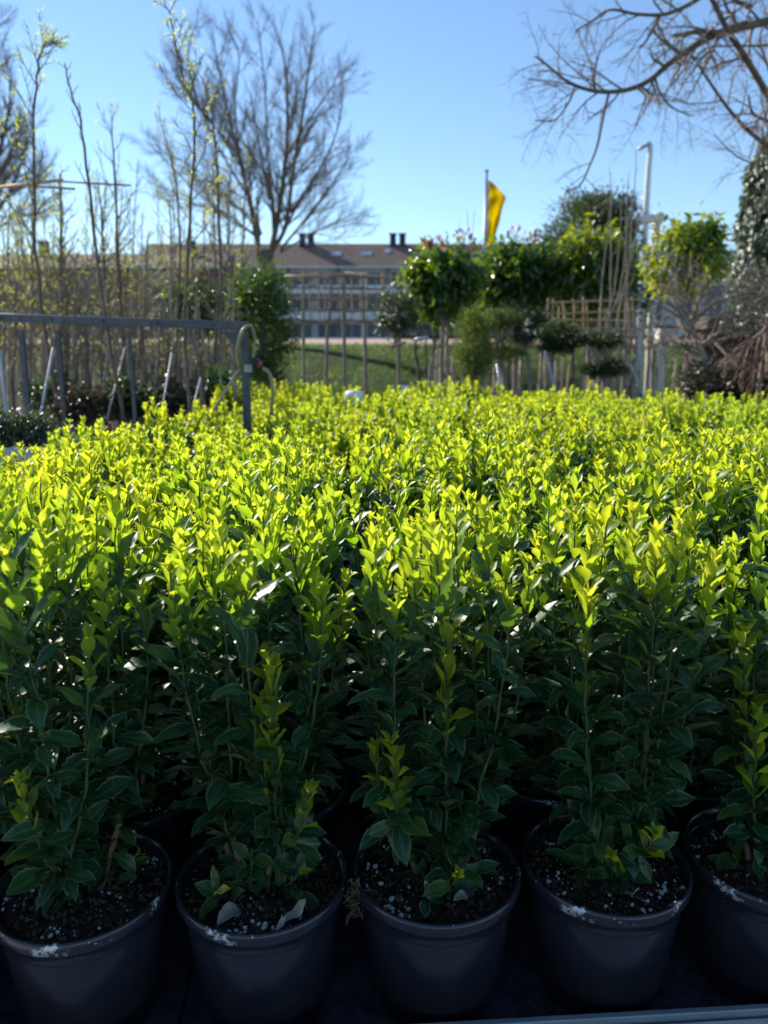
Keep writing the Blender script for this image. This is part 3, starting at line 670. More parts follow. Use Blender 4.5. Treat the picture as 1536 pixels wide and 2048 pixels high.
# ================================================================== TREES
UP = Vector((0, 0, 1))
def rotdir(d, ang, az):
    a = d.orthogonal().normalized(); b = d.cross(a)
    return (d * math.cos(ang) + (a * math.cos(az) + b * math.sin(az)) * math.sin(ang)).normalized()
def resample(pts, n):
    pts = [Vector(p) for p in pts]; out = []
    m = len(pts) - 1
    for i in range(n + 1):
        t = i / n * m; k = min(int(t), m - 1); f = t - k
        p0, p1, p2, p3 = pts[max(k-1, 0)], pts[k], pts[k+1], pts[min(k+2, m)]
        out.append(0.5*((2*p1) + (p2-p0)*f + (2*p0-5*p1+4*p2-p3)*f*f + (3*p1-p0-3*p2+p3)*f**3))
    return out
def grow(T, B, p, d, L, r, lev, P, tips=None):
    ns = 5 if lev == 0 else 4 if lev < P['max'] else 3; pts = [Vector(p)]; dr = Vector(d)
    for i in range(ns):
        dr = (dr + rv(P['wob']) + UP * P['trop']).normalized(); pts.append(pts[-1] + dr * (L / ns))
    path(T, B, pts, r, max(r * .30, P['rmin'] * .6), lev, P, tips)
def path(T, B, pts, r0, r1, lev, P, tips=None, t0=.15, kids=None):
    n = len(pts) - 1; L = sum((pts[i+1]-pts[i]).length for i in range(n))
    mb = T if lev <= P.get('tl', 0) else B
    mb.tube(pts, [r0 + (r1-r0)*i/n for i in range(n+1)], 7 if lev == 0 else 4 if lev < P['max'] else 3, cap=lev == 0)
    if tips is not None and lev >= P['max'] - 1:
        for q in pts[1:]: tips.append((q, (pts[-1]-pts[-2]).normalized()))
    if lev >= P['max']: return
    K = kids if kids is not None else P['kids'][lev]
    for k in range(K):
        t = t0 + (1 - t0) * (k + random.random()) / K; x = t * n; i = min(int(x), n-1); f = x - i
        q = pts[i].lerp(pts[i+1], f); dd = (pts[i+1]-pts[i]).normalized()
        cd = rotdir(dd, R(random.gauss(P['ang'], 8)), random.uniform(0, 6.283))
        if P.get('flat'): cd.y *= P['flat']; cd.normalize()
        cl = L * P['ratio'] * random.uniform(.7, 1.15) * (1.15 - .75 * t)
        if lev == 0 and 'l1' in P: cl = P['l1'] * random.uniform(.6, 1.1) * (1.15 - P.get('tap', .6) * t)
        if cl < P.get('lmin', .1): continue
        cr = max((r0 + (r1-r0)*t) * .55, P['rmin'])
        if lev + 1 >= P['max']: cr = P['rmin']
        grow(T, B, q, cd, cl, cr, lev + 1, P, tips)
def budcloud(tips, n, L, name, mat, parent, temps=None, spread=.02, per=3):
    l = Leaves(temps or T_SM)
    if not tips: return
    for k in range(n):
        q, d = random.choice(tips); c = q + rv(spread * .3)
        for z in range(per):
            dd = (d + rv(.7)).normalized(); l.add(c + rv(spread * .2), dd, rv(1), L * random.uniform(.6, 1.2))
    return l.build(name, mat, parent)
def bigtree(label, Y, leaders, base_pts, P, seed, name='bare_tree', r0=.22):
    random.seed(seed); T = MB(); B = MB()
    bp = [at(x, y, Y) for x, y in base_pts]; root = bp[0].copy(); root.z = prof(Y)
    o = empty(name, root, 0, label, 'tree')
    T.tube(resample([root] + bp, 8), [r0 * (1.1 - .3*i/8) for i in range(9)], 10)
    for pl, ra, rb, K in leaders:
        pts = []
        for e in pl:
            q = at(e[0], e[1], Y + (e[2] if len(e) > 2 else 0)); pts.append(q)
        path(T, B, resample(pts, 3 * len(pts)), ra, rb, 0, P, None, .12, K)
    to = T.build('trunk', M_BARK, o, True); bo = B.build('crown', M_TWIG, o)
    for c in (to, bo): c.matrix_parent_inverse = Matrix.Translation(-root)
    return o
PB = dict(max=3, kids=[16, 13, 7], ang=38, ratio=.46, wob=.07, trop=.10, rmin=.0046, tl=0, l1=2.1, lmin=.15, tap=.7)
bigtree('large bare fan shaped tree with many upright limbs rising in front of the apartment block', 27,
  [([(520,520),(505,430),(482,330),(462,250),(440,150),(425,60)], .095, .010, 24),
   ([(522,470),(500,400),(478,300),(470,200),(478,110),(455,55)], .06, .010, 20),
   ([(500,400),(440,300),(395,200),(375,110),(395,40)], .045, .009, 20),
   ([(540,510),(555,440),(570,330),(575,230),(570,130),(548,45)], .11, .010, 26),
   ([(545,500),(572,450),(588,330),(610,200),(620,110),(632,50)], .085, .010, 24),
   ([(548,500),(545,420),(535,300),(530,180),(520,80),(515,40)], .055, .009, 20),
   ([(560,480),(600,400),(650,320),(680,240),(685,160)], .055, .009, 20),
   ([(560,500),(610,440),(655,380),(690,330),(705,300)], .05, .009, 20),
   ([(520,480),(470,440),(400,390),(330,320),(290,280)], .042, .009, 20),
   ([(560,505),(620,470),(680,440),(710,425)], .038, .008, 16),
   ([(580,300),(625,230),(660,180),(675,150)], .038, .008, 16),
   ([(480,330),(420,240),(370,180),(350,150)], .038, .008, 18), ([(510,450),(450,390),(380,330),(310,300)], .04, .008, 20), ([(515,470),(440,430),(370,400),(310,380)], .036, .008, 18), ([(470,300),(400,220),(345,140)], .036, .008, 18),
   ([(540,400,-1.5),(520,300,-2.2),(500,180,-2.6)], .045, .009, 18),
   ([(560,400,1.5),(580,280,2.2),(600,150,2.6)], .045, .009, 18)],
  [(536, 640), (535, 560), (535, 500)], PB, 31, r0=.26)
PL = dict(PB); PL.update(l1=2.6)
bigtree('large bare tree cut off by the left edge with a dense haze of twigs', 30,
  [([(-60,480),(-50,350),(-40,220),(-20,100),(-10,40)], .16, .015, 18), ([(-60,480),(-20,380),(5,280),(20,200),(22,130)], .12, .012, 16),
   ([(-50,470),(10,400),(45,320),(70,230)], .10, .012, 16), ([(-50,480),(20,440),(60,390),(95,330)], .055, .009, 20), ([(-60,450),(-30,300),(-5,160)], .055, .009, 20),
   ([(-80,400),(-110,250),(-100,100)], .1, .012, 12), ([(-60,430,-2),(0,350,-2.5),(30,290,-3)], .07, .01, 12)],
  [(-62, 640), (-60, 560), (-60, 480)], PL, 32, r0=.3)

# slender nursery trees -----------------------------------------------------------
tpot = MB(); tpot.lathe([(0, .002), (.14, 0), (.15, .01), (.18, .30), (.19, .302), (.19, .33), (.178, .332), (.17, .29), (0, .285)], 24); TPOT = tpot.mesh('pot', M_BLACKPL, True)
def slim(label, pix, Y, r, seed, ntw=14, tl=.35, buds=0, tropic=.12, grp='slender nursery trees behind the metal rack', bark=None, twb=None, maxl=2, ang=42, t0=.3, stake=None, budmat=None, name='nursery_tree', blen=.014, kids=4):
    random.seed(seed); T = MB(); B = MB(); pts = [at(x, y, Y) for x, y in pix]       # top -> bottom
    last = pts[-1]; d = (pts[-1] - pts[-2]).normalized()
    foot = last + Vector((d.x, d.y, 0)) * min(.15, last.z * .1); foot.z = .28
    o = empty(name, (foot.x, foot.y, 0), 0, label, 'tree', grp); inv = Matrix.Translation(-Vector((foot.x, foot.y, 0)))
    pl = resample([foot] + pts[::-1], 4 * len(pts)); pl = [pl[0]] + [q + rv(.003) for q in pl[1:]]
    P = dict(tap=.95, max=maxl, kids=[ntw, kids, 2], ang=ang, ratio=.5, wob=.12, trop=tropic, rmin=.0022, l1=tl, lmin=.03)
    tips = []; path(T, B, pl, r, r * .22, 0, P, tips, t0, ntw)
    tops = [(q, UP) for q in pl[len(pl)//2:]]
    parts = [T.build('trunk', bark or M_BARK, o, True)]
    if B.v: parts.append(B.build('branches', twb or M_TWIG, o))
    if buds: parts.append(budcloud(tips + tops * 2, buds, blen, 'young_leaves', budmat or BUD, o, spread=.03))
    if stake:
        s = MB(); s.tube([Vector((foot.x + .05, foot.y, .2)), Vector((foot.x + .05 + random.uniform(-.05, .05), foot.y, stake))], .014, 8); parts.append(s.build('stake', M_STAKE, o, True))
    for c in parts: c.matrix_parent_inverse = inv
    po = bpy.data.objects.new('pot', TPOT); COL.objects.link(po); po.parent = o
    return o
slim('tall thin tree with yellow green buds and a curled tip beside the left edge', [(108,84),(88,95),(78,120),(70,200),(67,340),(72,500),(95,700),(118,830)], 4.5, .0135, 41, 26, .45, 330, t0=.35)
slim('leaning bare young tree with short stubby side twigs crossing the grey rail', [(130,125),(140,180),(160,240),(178,370),(200,560),(225,720),(246,835)], 4.2, .0135, 42, 12, .22, 8, t0=.5, kids=1)
slim('straight bare sapling with cut-off top and open whippy branches right of the leaning tree', [(222,232),(226,300),(232,400),(237,520),(243,620),(250,790)], 6.0, .018, 43, 12, .70, 40, t0=.5, tropic=.2)
slim('very tall whippy young tree whose tip reaches the top edge, before the grey rail', [(330,0),(345,60),(365,150),(388,235),(382,400),(374,560),(370,660),(378,800)], 4.0, .0115, 44, 18, .42, 200, t0=.42)
slim('dark crooked sapling standing just left of the big fan shaped tree', [(400,150),(418,200),(430,280),(438,420),(443,600),(440,760)], 5.5, .016, 45, 16, .50, 70, t0=.4, twb=M_TWIG)
slim('thin young tree rising in front of the dense evergreen column', [(512,395),(518,460),(520,560),(522,700)], 7.0, .019, 46, 5, .3, 10, t0=.5)
slim('bare young tree with fresh green leaves on a side shoot left of the big tree', [(318,225),(335,290),(352,360),(360,480),(356,640),(352,780)], 6.2, .014, 47, 14, .45, 110, t0=.45)
random.seed(50)
gn = 'thin saplings crowded behind the metal rack'
def reg(x): return 'near the left edge' if x < 90 else 'around the leaning tree' if x < 260 else 'around the tall whippy tree' if x < 420 else 'beside the dark evergreen column'
M_TWIGP = simple('pale_twig', (0.20, 0.16, 0.12), (0.32, 0.26, 0.20), 20, 0.6, 0.4)
for k in range(44):
    x = 4 + k * 11.0 + random.uniform(-7, 7); Y = random.uniform(5.6, 10.5); ty = random.uniform(300, 520); ln = random.gauss(0, 10)
    slim('thin bare sapling in the crowd behind the rack, ' + reg(x), [(x+ln, ty), (x+ln*.5+random.uniform(-4, 4), (ty+640)/2), (x, 640), (x-ln*.3, 790)], Y, random.uniform(.013, .026), 300+k,
         random.choice((18, 24, 30)), .62, random.choice((30, 80, 140, 200)), grp=gn, stake=(random.uniform(1.7, 2.1) if k % 2 else None), t0=.30, bark=random.choice((M_BARK, M_BARK2, M_BARK2)), kids=4, twb=random.choice((M_TWIG, M_TWIGP, M_TWIGP)))
for k in range(38):
    x = 6 + k * 12.7 + random.uniform(-9, 9); Y = random.uniform(4.2, 6.5); ty = random.uniform(560, 650)
    slim('short bare sapling low in the crowd under the rail, ' + reg(x), [(x+random.gauss(0, 8), ty), (x, 700), (x+random.gauss(0, 4), 800)], Y, random.uniform(.009, .020), 400+k,
         12, .25, random.choice((0, 6, 14)), grp='short saplings under the rail', t0=.4, bark=random.choice((M_BARK, M_BARK2)), maxl=2, kids=3)

# metal rack --------------------------------------------------------------------
rk = empty('metal_rack', (at(490, 815, 3.15).x, 3.15, 0), 0, 'grey square tube rack with a long top rail standing left among the shrubs', 'rack')
ri = Matrix.Translation(-rk.location)
def rack(name, a, b, wd=.036):
    m = MB(); m.bar(a, b, wd, wd); q = m.build(name, M_GALV, rk, bevel=.003); q.matrix_parent_inverse = ri; return q
A_ = at(488, 652, 3.15); B_ = at(-90, 632, 3.5); A2 = at(262, 650, 4.1); B2 = at(-60, 628, 4.6)
rack('top_rail', B_, A_ + Vector((.014, 0, 0)), .033); rack('top_rail', B2, A2, .034)
pp = A_ + Vector((0, 0, -.0205)); rack('post', Vector((pp.x, pp.y, 0)), pp, .031)
p2 = at(41, 650, 3.38); p2.z -= .022; rack('post', Vector((at(54, 830, 3.38).x, 3.38, 0)), p2, .022)
p3 = at(114, 652, 4.1); rack('post', Vector((p3.x, p3.y, 0)), p3 - Vector((0, 0, .02)), .026)
p4 = at(258, 652, 4.1); rack('post', Vector((p4.x, p4.y, 0)), p4 - Vector((0, 0, .03)), .020)
ca = MB(); ca.bar(pp + Vector((.012, -.012, -.16)), pp + Vector((.012, -.012, -.13)), .03, .025); q = ca.build('clamp', M_POLE, rk); q.matrix_parent_inverse = ri
for k in range(5):
    q_ = B_.lerp(A_, .18 + k * .18); bm_ = MB(); bm_.tube([q_ + Vector((0, -.017, 0)), q_ + Vector((0, -.023, 0))], .006, 6)
    q = bm_.build('bolt', M_GALV, rk); q.matrix_parent_inverse = ri
gm = MB(); gm.add([pp + Vector((-.021, -.012, -.001)), pp + Vector((-.09, -.012, -.001)), pp + Vector((-.021, -.012, -.075)), pp + Vector((-.021, -.006, -.001)), pp + Vector((-.09, -.006, -.001)), pp + Vector((-.021, -.006, -.075))], [(0,1,2), (3,5,4), (0,3,4,1), (1,4,5,2), (2,5,3,0)])
q = gm.build('gusset', M_GALV, rk); q.matrix_parent_inverse = ri
# garden hose hanging from the post
M_HOSE = simple('yellow_hose', (0.28, 0.25, 0.12), (0.36, 0.33, 0.18), 20, .45, .5)
M_REDP = simple('red_coupling', (0.35, 0.04, 0.03), (0.45, 0.06, 0.04), 5, .4, .5)
hs = empty('garden_hose', (pp.x + .03, pp.y, 1.2), 0, 'yellowish hose looped over the rack post with a dark and red coupling', 'hose'); hi = Matrix.Translation(-hs.location)
h = MB(); h.tube(resample([at(478, 735, 3.10), at(474, 700, 3.08), at(486, 660, 3.06), at(502, 652, 3.10), at(510, 680, 3.14), at(506, 715, 3.14), at(502, 722, 3.12)], 24), .0062, 8)
h.tube(resample([at(522, 736, 3.10), at(535, 742, 3.10), at(543, 758, 3.10), at(545, 785, 3.10), at(542, 830, 3.12)], 14), .0075, 8)
cc = MB(); cc.tube([at(500, 722, 3.10), at(508, 722, 3.10), at(516, 730, 3.10), at(524, 737, 3.10)], [.012, .017, .017, .011], 10)
c2 = MB(); c2.tube([at(517, 728, 3.09), at(523, 730, 3.09)], [.016, .013], 10)
for q in (h.build('hose', M_HOSE, hs, True), cc.build('coupling', M_BLACKPL, hs, True), c2.build('collar', M_REDP, hs, True)): q.matrix_parent_inverse = hi
# leaning galvanised props and laths
def stick(label, a, b, Ya, r, mat, name='prop_pole', cat='pole', Yb=None, grp=None):
    p, q = at(a[0], a[1], Ya), at(b[0], b[1], Yb or Ya); d = (p - q).normalized()
    if name != 'lath' and abs(d.z) > .5: q = q - d * (q.z / d.z)      # stands on the ground
    m = MB(); m.tube([Vector((0, 0, 0)), p - q], r, 8); o = m.build(name, mat, None, True); o.location = q; tag(o, label, cat, grp)
stick('pale blue leaning prop pole crossing behind the rack near the left edge', (107,695), (80,834), 4.0, .0065, M_POLE)
stick('pale prop pole leaning at the far left edge below the rail', (0,700), (12,812), 4.0, .009, M_POLE)
stick('thin shiny prop leaning among the saplings below the middle of the rail', (250,695), (240,735), 4.2, .004, M_POLE)
stick('thin shiny prop leaning left of the tall whippy tree', (344,705), (325,815), 4.2, .0045, M_POLE)
stick('short bright prop near the shrub tips left of the rack post', (402,755), (390,800), 4.2, .0045, M_POLE)
stick('short grey stick slanting right of centre below the rail end', (478,740), (440,800), 3.6, .006, M_STAKE)
stick('pale reddish wooden lath tied across the thin trees at the left edge', (-10,376), (126,360), 4.6, .009, M_BAMBOO, 'lath', 'lath')
stick('dark weathered lath tied across the trees right of the pale one', (122,363), (262,371), 5.4, .006, M_BARK, 'lath', 'lath')
stick('thin grey lath slanting under the pale one', (60,372), (150,378), 5.0, .007, M_BARK2, 'lath', 'lath')

# leafy crowns -------------------------------------------------------------------
def blob(c, rx, ry, rz, n, clumps, csz, rng_in=.35):
    out = []; cs = []
    for k in range(clumps):
        d = rv(1).normalized(); s = random.uniform(rng_in, 1.0) ** .5; cs.append((Vector((c[0]+d.x*rx*s, c[1]+d.y*ry*s, c[2]+d.z*rz*s)), random.uniform(.6, 1.3)))
    for k in range(n):
        q, z = random.choice(cs); out.append(q + rv(csz * z))
    return out
def crown(parent, inv, name, mat, temps, pts, L, c, droop=0.0, outw=.8, wd=1.0, upw=0.0, lv=.35):
    l = Leaves(temps); c = Vector(c)
    for p in pts:
        d = ((p - c).normalized() * outw + rv(.55) + Vector((0, 0, upw - droop))).normalized()
        n = (UP + rv(.6) + (p - c).normalized() * .4)
        l.add(p, d, n, L * random.uniform(1 - lv, 1 + lv), wd)
    o = l.build(name, mat, parent); o.matrix_parent_inverse = inv; return o
def leafy(label, cx, cy, Y, rxp, ryp, n, L, mat, temps, seed, clumps=40, csz=None, droop=0., trunk=None, r=.03, name='evergreen_tree', cat='tree', grp=None, extra=None, wd=1., outw=.8, upw=0., stake=False, depth=1.0, pot=True, tb=None, limbs=8, rin=.35):
    random.seed(seed); c = at(cx, cy, Y); rx = wpx(rxp, Y); rz = wpx(ryp, Y); gz = prof(Y)
    fx = at(trunk[-1][0], trunk[-1][1], Y).x if trunk else c.x
    root = Vector((fx, Y, gz)); inv = Matrix.Translation(-root)
    o = empty(name, root, 0, label, cat, grp)
    crown(o, inv, 'crown', mat, temps, blob(c, rx, rx * depth, rz, n, clumps, csz or rx * .16, rin), L, c, droop, outw, wd, upw)
    T = MB(); tp = [at(x, y, Y) for x, y in (trunk or [(cx, cy)])]
    base = tp[-1].copy(); base.z = gz + (.28 if pot else 0)
    pl = resample([base] + tp[::-1], 8); T.tube(pl, [r * (1.1 - .5*i/8) for i in range(9)], 8)
    for k in range(limbs):
        e = c + Vector((random.uniform(-.7, .7)*rx, random.uniform(-.7, .7)*rx*depth, random.uniform(-.3, .8)*rz)); s = pl[-1] - Vector((0, 0, random.uniform(0, .25)*rz))
        T.tube([s, s.lerp(e, .5) + rv(rx*.06), e], [r*.45, r*.3, r*.1], 5)
    t = T.build('trunk', tb or M_BARK2, o, True); t.matrix_parent_inverse = inv
    if stake:
        s = MB(); s.tube([Vector((base.x+.06, base.y+.03, gz+.2)), Vector((base.x+.06, base.y+.03, c.z-rz*.6))], .016, 8); s_ = s.build('stake', M_STAKE, o, True); s_.matrix_parent_inverse = inv
    if pot: po = bpy.data.objects.new('pot', TPOT); COL.objects.link(po); po.parent = o
    if extra:
        for (nm, m2, tm, ecx, ecy, erx, ery, en, eL, eup) in extra:
            ec = at(ecx, ecy, Y); crown(o, inv, nm, m2, tm, blob(ec, wpx(erx, Y), wpx(erx, Y), wpx(ery, Y), en, 10, wpx(erx, Y)*.22), eL, ec, 0, .6, 1, eup)
    return o
# dense evergreen column by the rack post
leafy('dense dark green evergreen bush forming a tall column right of the rack post', 525, 650, 6.2, 58, 118, 9500, .030, EVG2, T_SM, 61, 120, wpx(15, 6.2), trunk=[(525, 620), (525, 760)], name='evergreen_bush', cat='bush', outw=.6, upw=.3, rin=.2)
leafy('round dark evergreen bush far behind the rail between the saplings', 385, 622, 7.2, 60, 40, 5200, .034, EVG, T_SM, 62, 50, wpx(12, 7.2), trunk=[(385, 620), (385, 760)], name='evergreen_bush', cat='bush', rin=.2)
# standard evergreens with bright drooping leaves
g2 = 'standard trees with bright drooping leaves'
ph = lambda *a, **k: leafy(*a, grp=g2, droop=.75, temps=T_LONG, mat=PHO, wd=1.15, stake=True, **k)
ph('umbrella shaped evergreen on a pale stem, yellow green leaves at its left side', 886, 556, 7.5, 58, 54, n=3700, L=.085, seed=63, clumps=42, csz=wpx(14, 7.5), trunk=[(884, 570), (886, 660), (880, 770)], r=.028,
   extra=[('red_shoots', REDL, T_SM, 866, 486, 26, 18, 90, .045, .8), ('red_shoots', REDL, T_SM, 925, 482, 22, 14, 40, .045, .8), ('pale_leaves', PHY, T_LONG, 835, 560, 16, 32, 260, .09, -.5)])
ph('dark drooping evergreen crown right below the yellow flag', 1032, 560, 8.0, 66, 54, n=4800, L=.085, seed=64, clumps=60, csz=wpx(14, 8), trunk=[(1030, 580), (1030, 770)], r=.03,
   extra=[('red_shoots', REDL, T_SM, 1045, 472, 26, 18, 50, .045, .8)])
ph('bright leaved evergreen crown in front of the big round holm oak', 1182, 552, 7.8, 66, 64, n=3300, L=.085, seed=65, clumps=38, csz=wpx(15, 7.8), trunk=[(1180, 580), (1195, 640), (1180, 770)], r=.03,
   extra=[('pale_leaves', PHY, T_LONG, 1185, 500, 55, 35, 520, .09, -.4)])
leafy('airy shrub tree with golden green drooping leaves right of the white pipe', 1372, 515, 6.5, 72, 64, 1450, .072, PHY, T_LONG, 66, 30, wpx(14, 6.5), droop=.6, trunk=[(1372, 560), (1362, 640), (1395, 690), (1410, 770)], r=.028, limbs=14, wd=1.1,
   extra=[('dark_leaves', PHO, T_LONG, 1395, 490, 45, 40, 500, .07, -.4)], tb=M_BARK2)
# holm oak behind
leafy('big round grey green evergreen tree behind the bright crowns, left of the lamp post', 1180, 485, 12, 100, 84, 19000, .05, OAK, T_SM, 67, 90, wpx(14, 12), trunk=[(1180, 540), (1180, 760)], r=.10, pot=False, rin=.3, upw=.3)
leafy('dark background evergreen mass between the flag and the oak, under the drooping crowns', 1000, 600, 11, 150, 45, 6000, .07, EVG, T_SM, 68, 60, wpx(16, 11), trunk=[(1000, 600), (1000, 760)], r=.06, pot=False)
leafy('dark evergreen thicket below the holm oak behind the bamboo lattice', 1200, 600, 11.5, 95, 48, 4200, .07, EVG, T_SM, 69, 44, wpx(16, 11.5), trunk=[(1200, 600), (1200, 760)], r=.06, pot=False)
leafy('small ball clipped shrub with glossy silvery leaves left of the pale stem', 795, 628, 7.2, 40, 34, 2200, .035, OAK, T_SM, 70, 40, wpx(9, 7.2), trunk=[(795, 640), (797, 770)], r=.016, name='ball_shrub', cat='shrub')
leafy('dark ball clipped shrub right of the silvery ball shrub', 868, 622, 8.2, 34, 34, 1900, .035, EVG, T_SM, 71, 36, wpx(9, 8.2), trunk=[(868, 640), (868, 770)], r=.016, name='ball_shrub', cat='shrub')
# juniper and cloud pruned pads
leafy('feathery yellow green conifer column in the middle of the background', 950, 690, 5.7, 30, 78, 9500, .022, JUN2, T_NEED, 72, 90, wpx(9, 6.2), trunk=[(948, 690), (948, 770)], r=.02, name='conifer', cat='conifer', upw=.7, outw=.7, wd=1.2, rin=.2)
def cloud(label, pads, Y, seed, trunk, mat=ILEX, r=.022):
    random.seed(seed); root = Vector((at(trunk[-1][0], trunk[-1][1], Y).x, Y, 0)); inv = Matrix.Translation(-root)
    o = empty('cloud_pruned_shrub', root, 0, label, 'shrub', 'cloud pruned shrubs')
    T = MB(); tp = [at(x, y, Y) for x, y in trunk]; b = tp[-1].copy(); b.z = .28; pl = resample([b] + tp[::-1], 10); T.tube(pl, [r*(1.1-.05*i) for i in range(11)], 8)
    for (cx, cy, rx, ry, n) in pads:
        c = at(cx, cy, Y); crown(o, inv, 'pad', mat, T_SM if mat is not JUN else T_NEED, blob(c, wpx(rx, Y), wpx(rx, Y), wpx(ry, Y), n, 60, wpx(5, Y), .1), .016 if mat is not JUN else .024, c, 0, .8, 1, .5)
        s = min(pl, key=lambda q: (q - c).length); T.tube([s, s.lerp(c, .6) - Vector((0, 0, .03)), c], [r*.5, r*.35, r*.2], 6)
    t = T.build('trunk', M_BARK2, o, True); t.matrix_parent_inverse = inv; po = bpy.data.objects.new('pot', TPOT); COL.objects.link(po); po.parent = o
cloud('cloud pruned shrub with soft green pads spreading right of the feathery conifer', [(985,640,52,15,4200), (1003,706,50,12,3600), (958,652,30,14,2400)], 6.0, 81, [(1000,640),(992,700),(1010,770)], JUN)
cloud('dark cloud pruned shrub with a dome pad above a small lower pad', [(1108,672,50,22,5600), (1112,696,34,10,2000)], 5.8, 82, [(1110,680),(1100,770)])
cloud('dark cloud pruned shrub with a flat upper pad and a round lower pad', [(1195,682,46,12,4000), (1206,738,46,15,4600)], 5.8, 83, [(1200,690),(1212,730),(1208,775)])
cloud('dark broad cloud pruned shrub half hidden behind the soft green pads', [(1046,638,50,24,5200), (1030,680,34,12,2400)], 6.6, 84, [(1045,660),(1060,770)])

# espalier / pleached trees in the middle ----------------------------------------------
random.seed(90)
def espalier(label, x, Y, top, seed, lean=0):
    random.seed(seed); root = Vector((at(x, 760, Y).x, Y, 0)); inv = Matrix.Translation(-root)
    o = empty('espalier_tree', root, 0, label, 'tree', 'bare espalier trees in a row')
    T = MB(); b = at(x, 760, Y); b.z = .28; pl = resample([b, at(x+lean*.5, 680, Y), at(x+lean, 620, Y), at(x+lean*1.3, top, Y)], 10); T.tube(pl, [.021*(1.05-.05*i) for i in range(11)], 8)
    L = MB(); W = MB()
    for k in range(5):
        z = top + 6 + k * 22; a = at(x-34, z, Y); c = at(x+34, z+random.uniform(-3, 3), Y); L.tube([a, c], .009, 6)
        for s in (-1, 1):
            e = at(x + s*30, z+random.uniform(-4, 4), Y); m = at(x+lean, z, Y); W.tube([m, m.lerp(e, .5)+rv(.015), e], [.011, .008, .004], 5)
            for j in range(7):
                q = m.lerp(e, random.uniform(.1, 1)); W.tube([q, q + rv(.03) + Vector((0, 0, random.uniform(-.05, .09)))], [.0035, .002], 4)
    for q in (-30, 0, 30): L.tube([at(x+q, top-3, Y), at(x+q+2, top+100, Y)], .008, 6)
    for q in (T.build('trunk', M_BARK2, o, True), L.build('cane_frame', M_BAMBOO, o), W.build('branches', M_TWIG, o)): q.matrix_parent_inverse = inv
    po = bpy.data.objects.new('pot', TPOT); COL.objects.link(po); po.parent = o
for x, ln, lb in ((607, 0, 'leftmost of the bare espalier trees in front of the apartment block'), (648, 12, 'slightly leaning espalier tree, second in the row'), (690, -3, 'middle espalier tree with bright broken side shoots'), (733, -6, 'espalier tree with the darkest thickest trunk'), (797, 4, 'espalier tree at the right end, behind the silvery ball shrub')):
    espalier(lb, x, 8.6, 548, 500 + x, ln)
for a, b, Y in (((560, 553), (700, 548), 8.4), ((690, 546), (830, 560), 8.4)): stick('long pale lath along the top of the espalier trees, %s part' % ('left' if a[0] < 600 else 'right'), a, b, Y, .011, M_BAMBOO, 'lath', 'lath')
# staked trees standing in a row right of centre
random.seed(91)
for k in range(30):
    x = 838 + k * 18.2 + random.uniform(-8, 8); Y = random.uniform(5.6, 9.5); ty = random.uniform(590, 680)
    slim('thin staked young tree beyond the shrubs, ' + ('below the drooping evergreen crowns' if x < 1080 else 'among the dark cloud pruned pads' if x < 1260 else 'near the white lamp pole and crooked shrub'), [(x+random.gauss(0, 5), ty), (x, 700), (x+random.gauss(0, 4), 775)], Y, random.uniform(.012, .024), 600+k, 9, .30, 0,
         grp='staked young trees beyond the far edge', t0=.6, bark=random.choice((M_BARK2, M_STAKE, M_BARK)), twb=random.choice((M_TWIG, M_TWIGRED)), stake=random.uniform(1.35, 1.62), kids=3)
for (a, b, Y, lb) in (((1090,702),(1108,770),5.6,'bright slanting prop under the dark cloud pruned shrub'), ((1262,730),(1276,765),5.6,'bright slanting prop right of the lower dark pad'), ((994,728),(1000,765),5.4,'short pale prop below the soft green pads'),
                      ((1418,672),(1478,735),5.4,'thin stick leaning across the maroon shed')):
    stick(lb, a, b, Y, .009, M_POLE if a[0] < 1400 else M_STAKE)
stick('pale lath across the stakes left of the pale stem', (778,694), (812,684), 5.8, .010, M_STAKE, 'lath', 'lath'); stick('short white lath on a stake left of the pale evergreen stem', (830,680), (856,674), 5.6, .013, M_POLE, 'lath', 'lath')
# bamboo lattice
bl = empty('bamboo_lattice', (at(1180, 700, 7).x, 7, 0), 0, 'sunlit orange bamboo cane lattice between the dark pads and the white pole', 'lattice'); bi = Matrix.Translation(-bl.location); m = MB(); random.seed(92)
for z in (604, 622, 640, 657): m.tube([at(1088 + random.uniform(0, 30), z + random.uniform(-6, 6), 7), at(1300 - random.uniform(0, 40), z - 6 + random.uniform(-7, 7), 7)], .009, 6)
m2 = MB()
for k in range(20):
    x = 1092 + k * 10.6 + random.uniform(-3, 3); p, q = at(x + random.uniform(-12, 12), 592 + random.uniform(0, 26), 7.02), at(x, 700, 7.02)
    if k % 5 == 0: q = q - (p - q) * (q.z / (p - q).z)
    m2.tube([p, q], .008, 6)
for q in (m.build('cross_canes', M_BAMBOO, bl), m2.build('upright_canes', M_BAMBOO, bl)): q.matrix_parent_inverse = bi
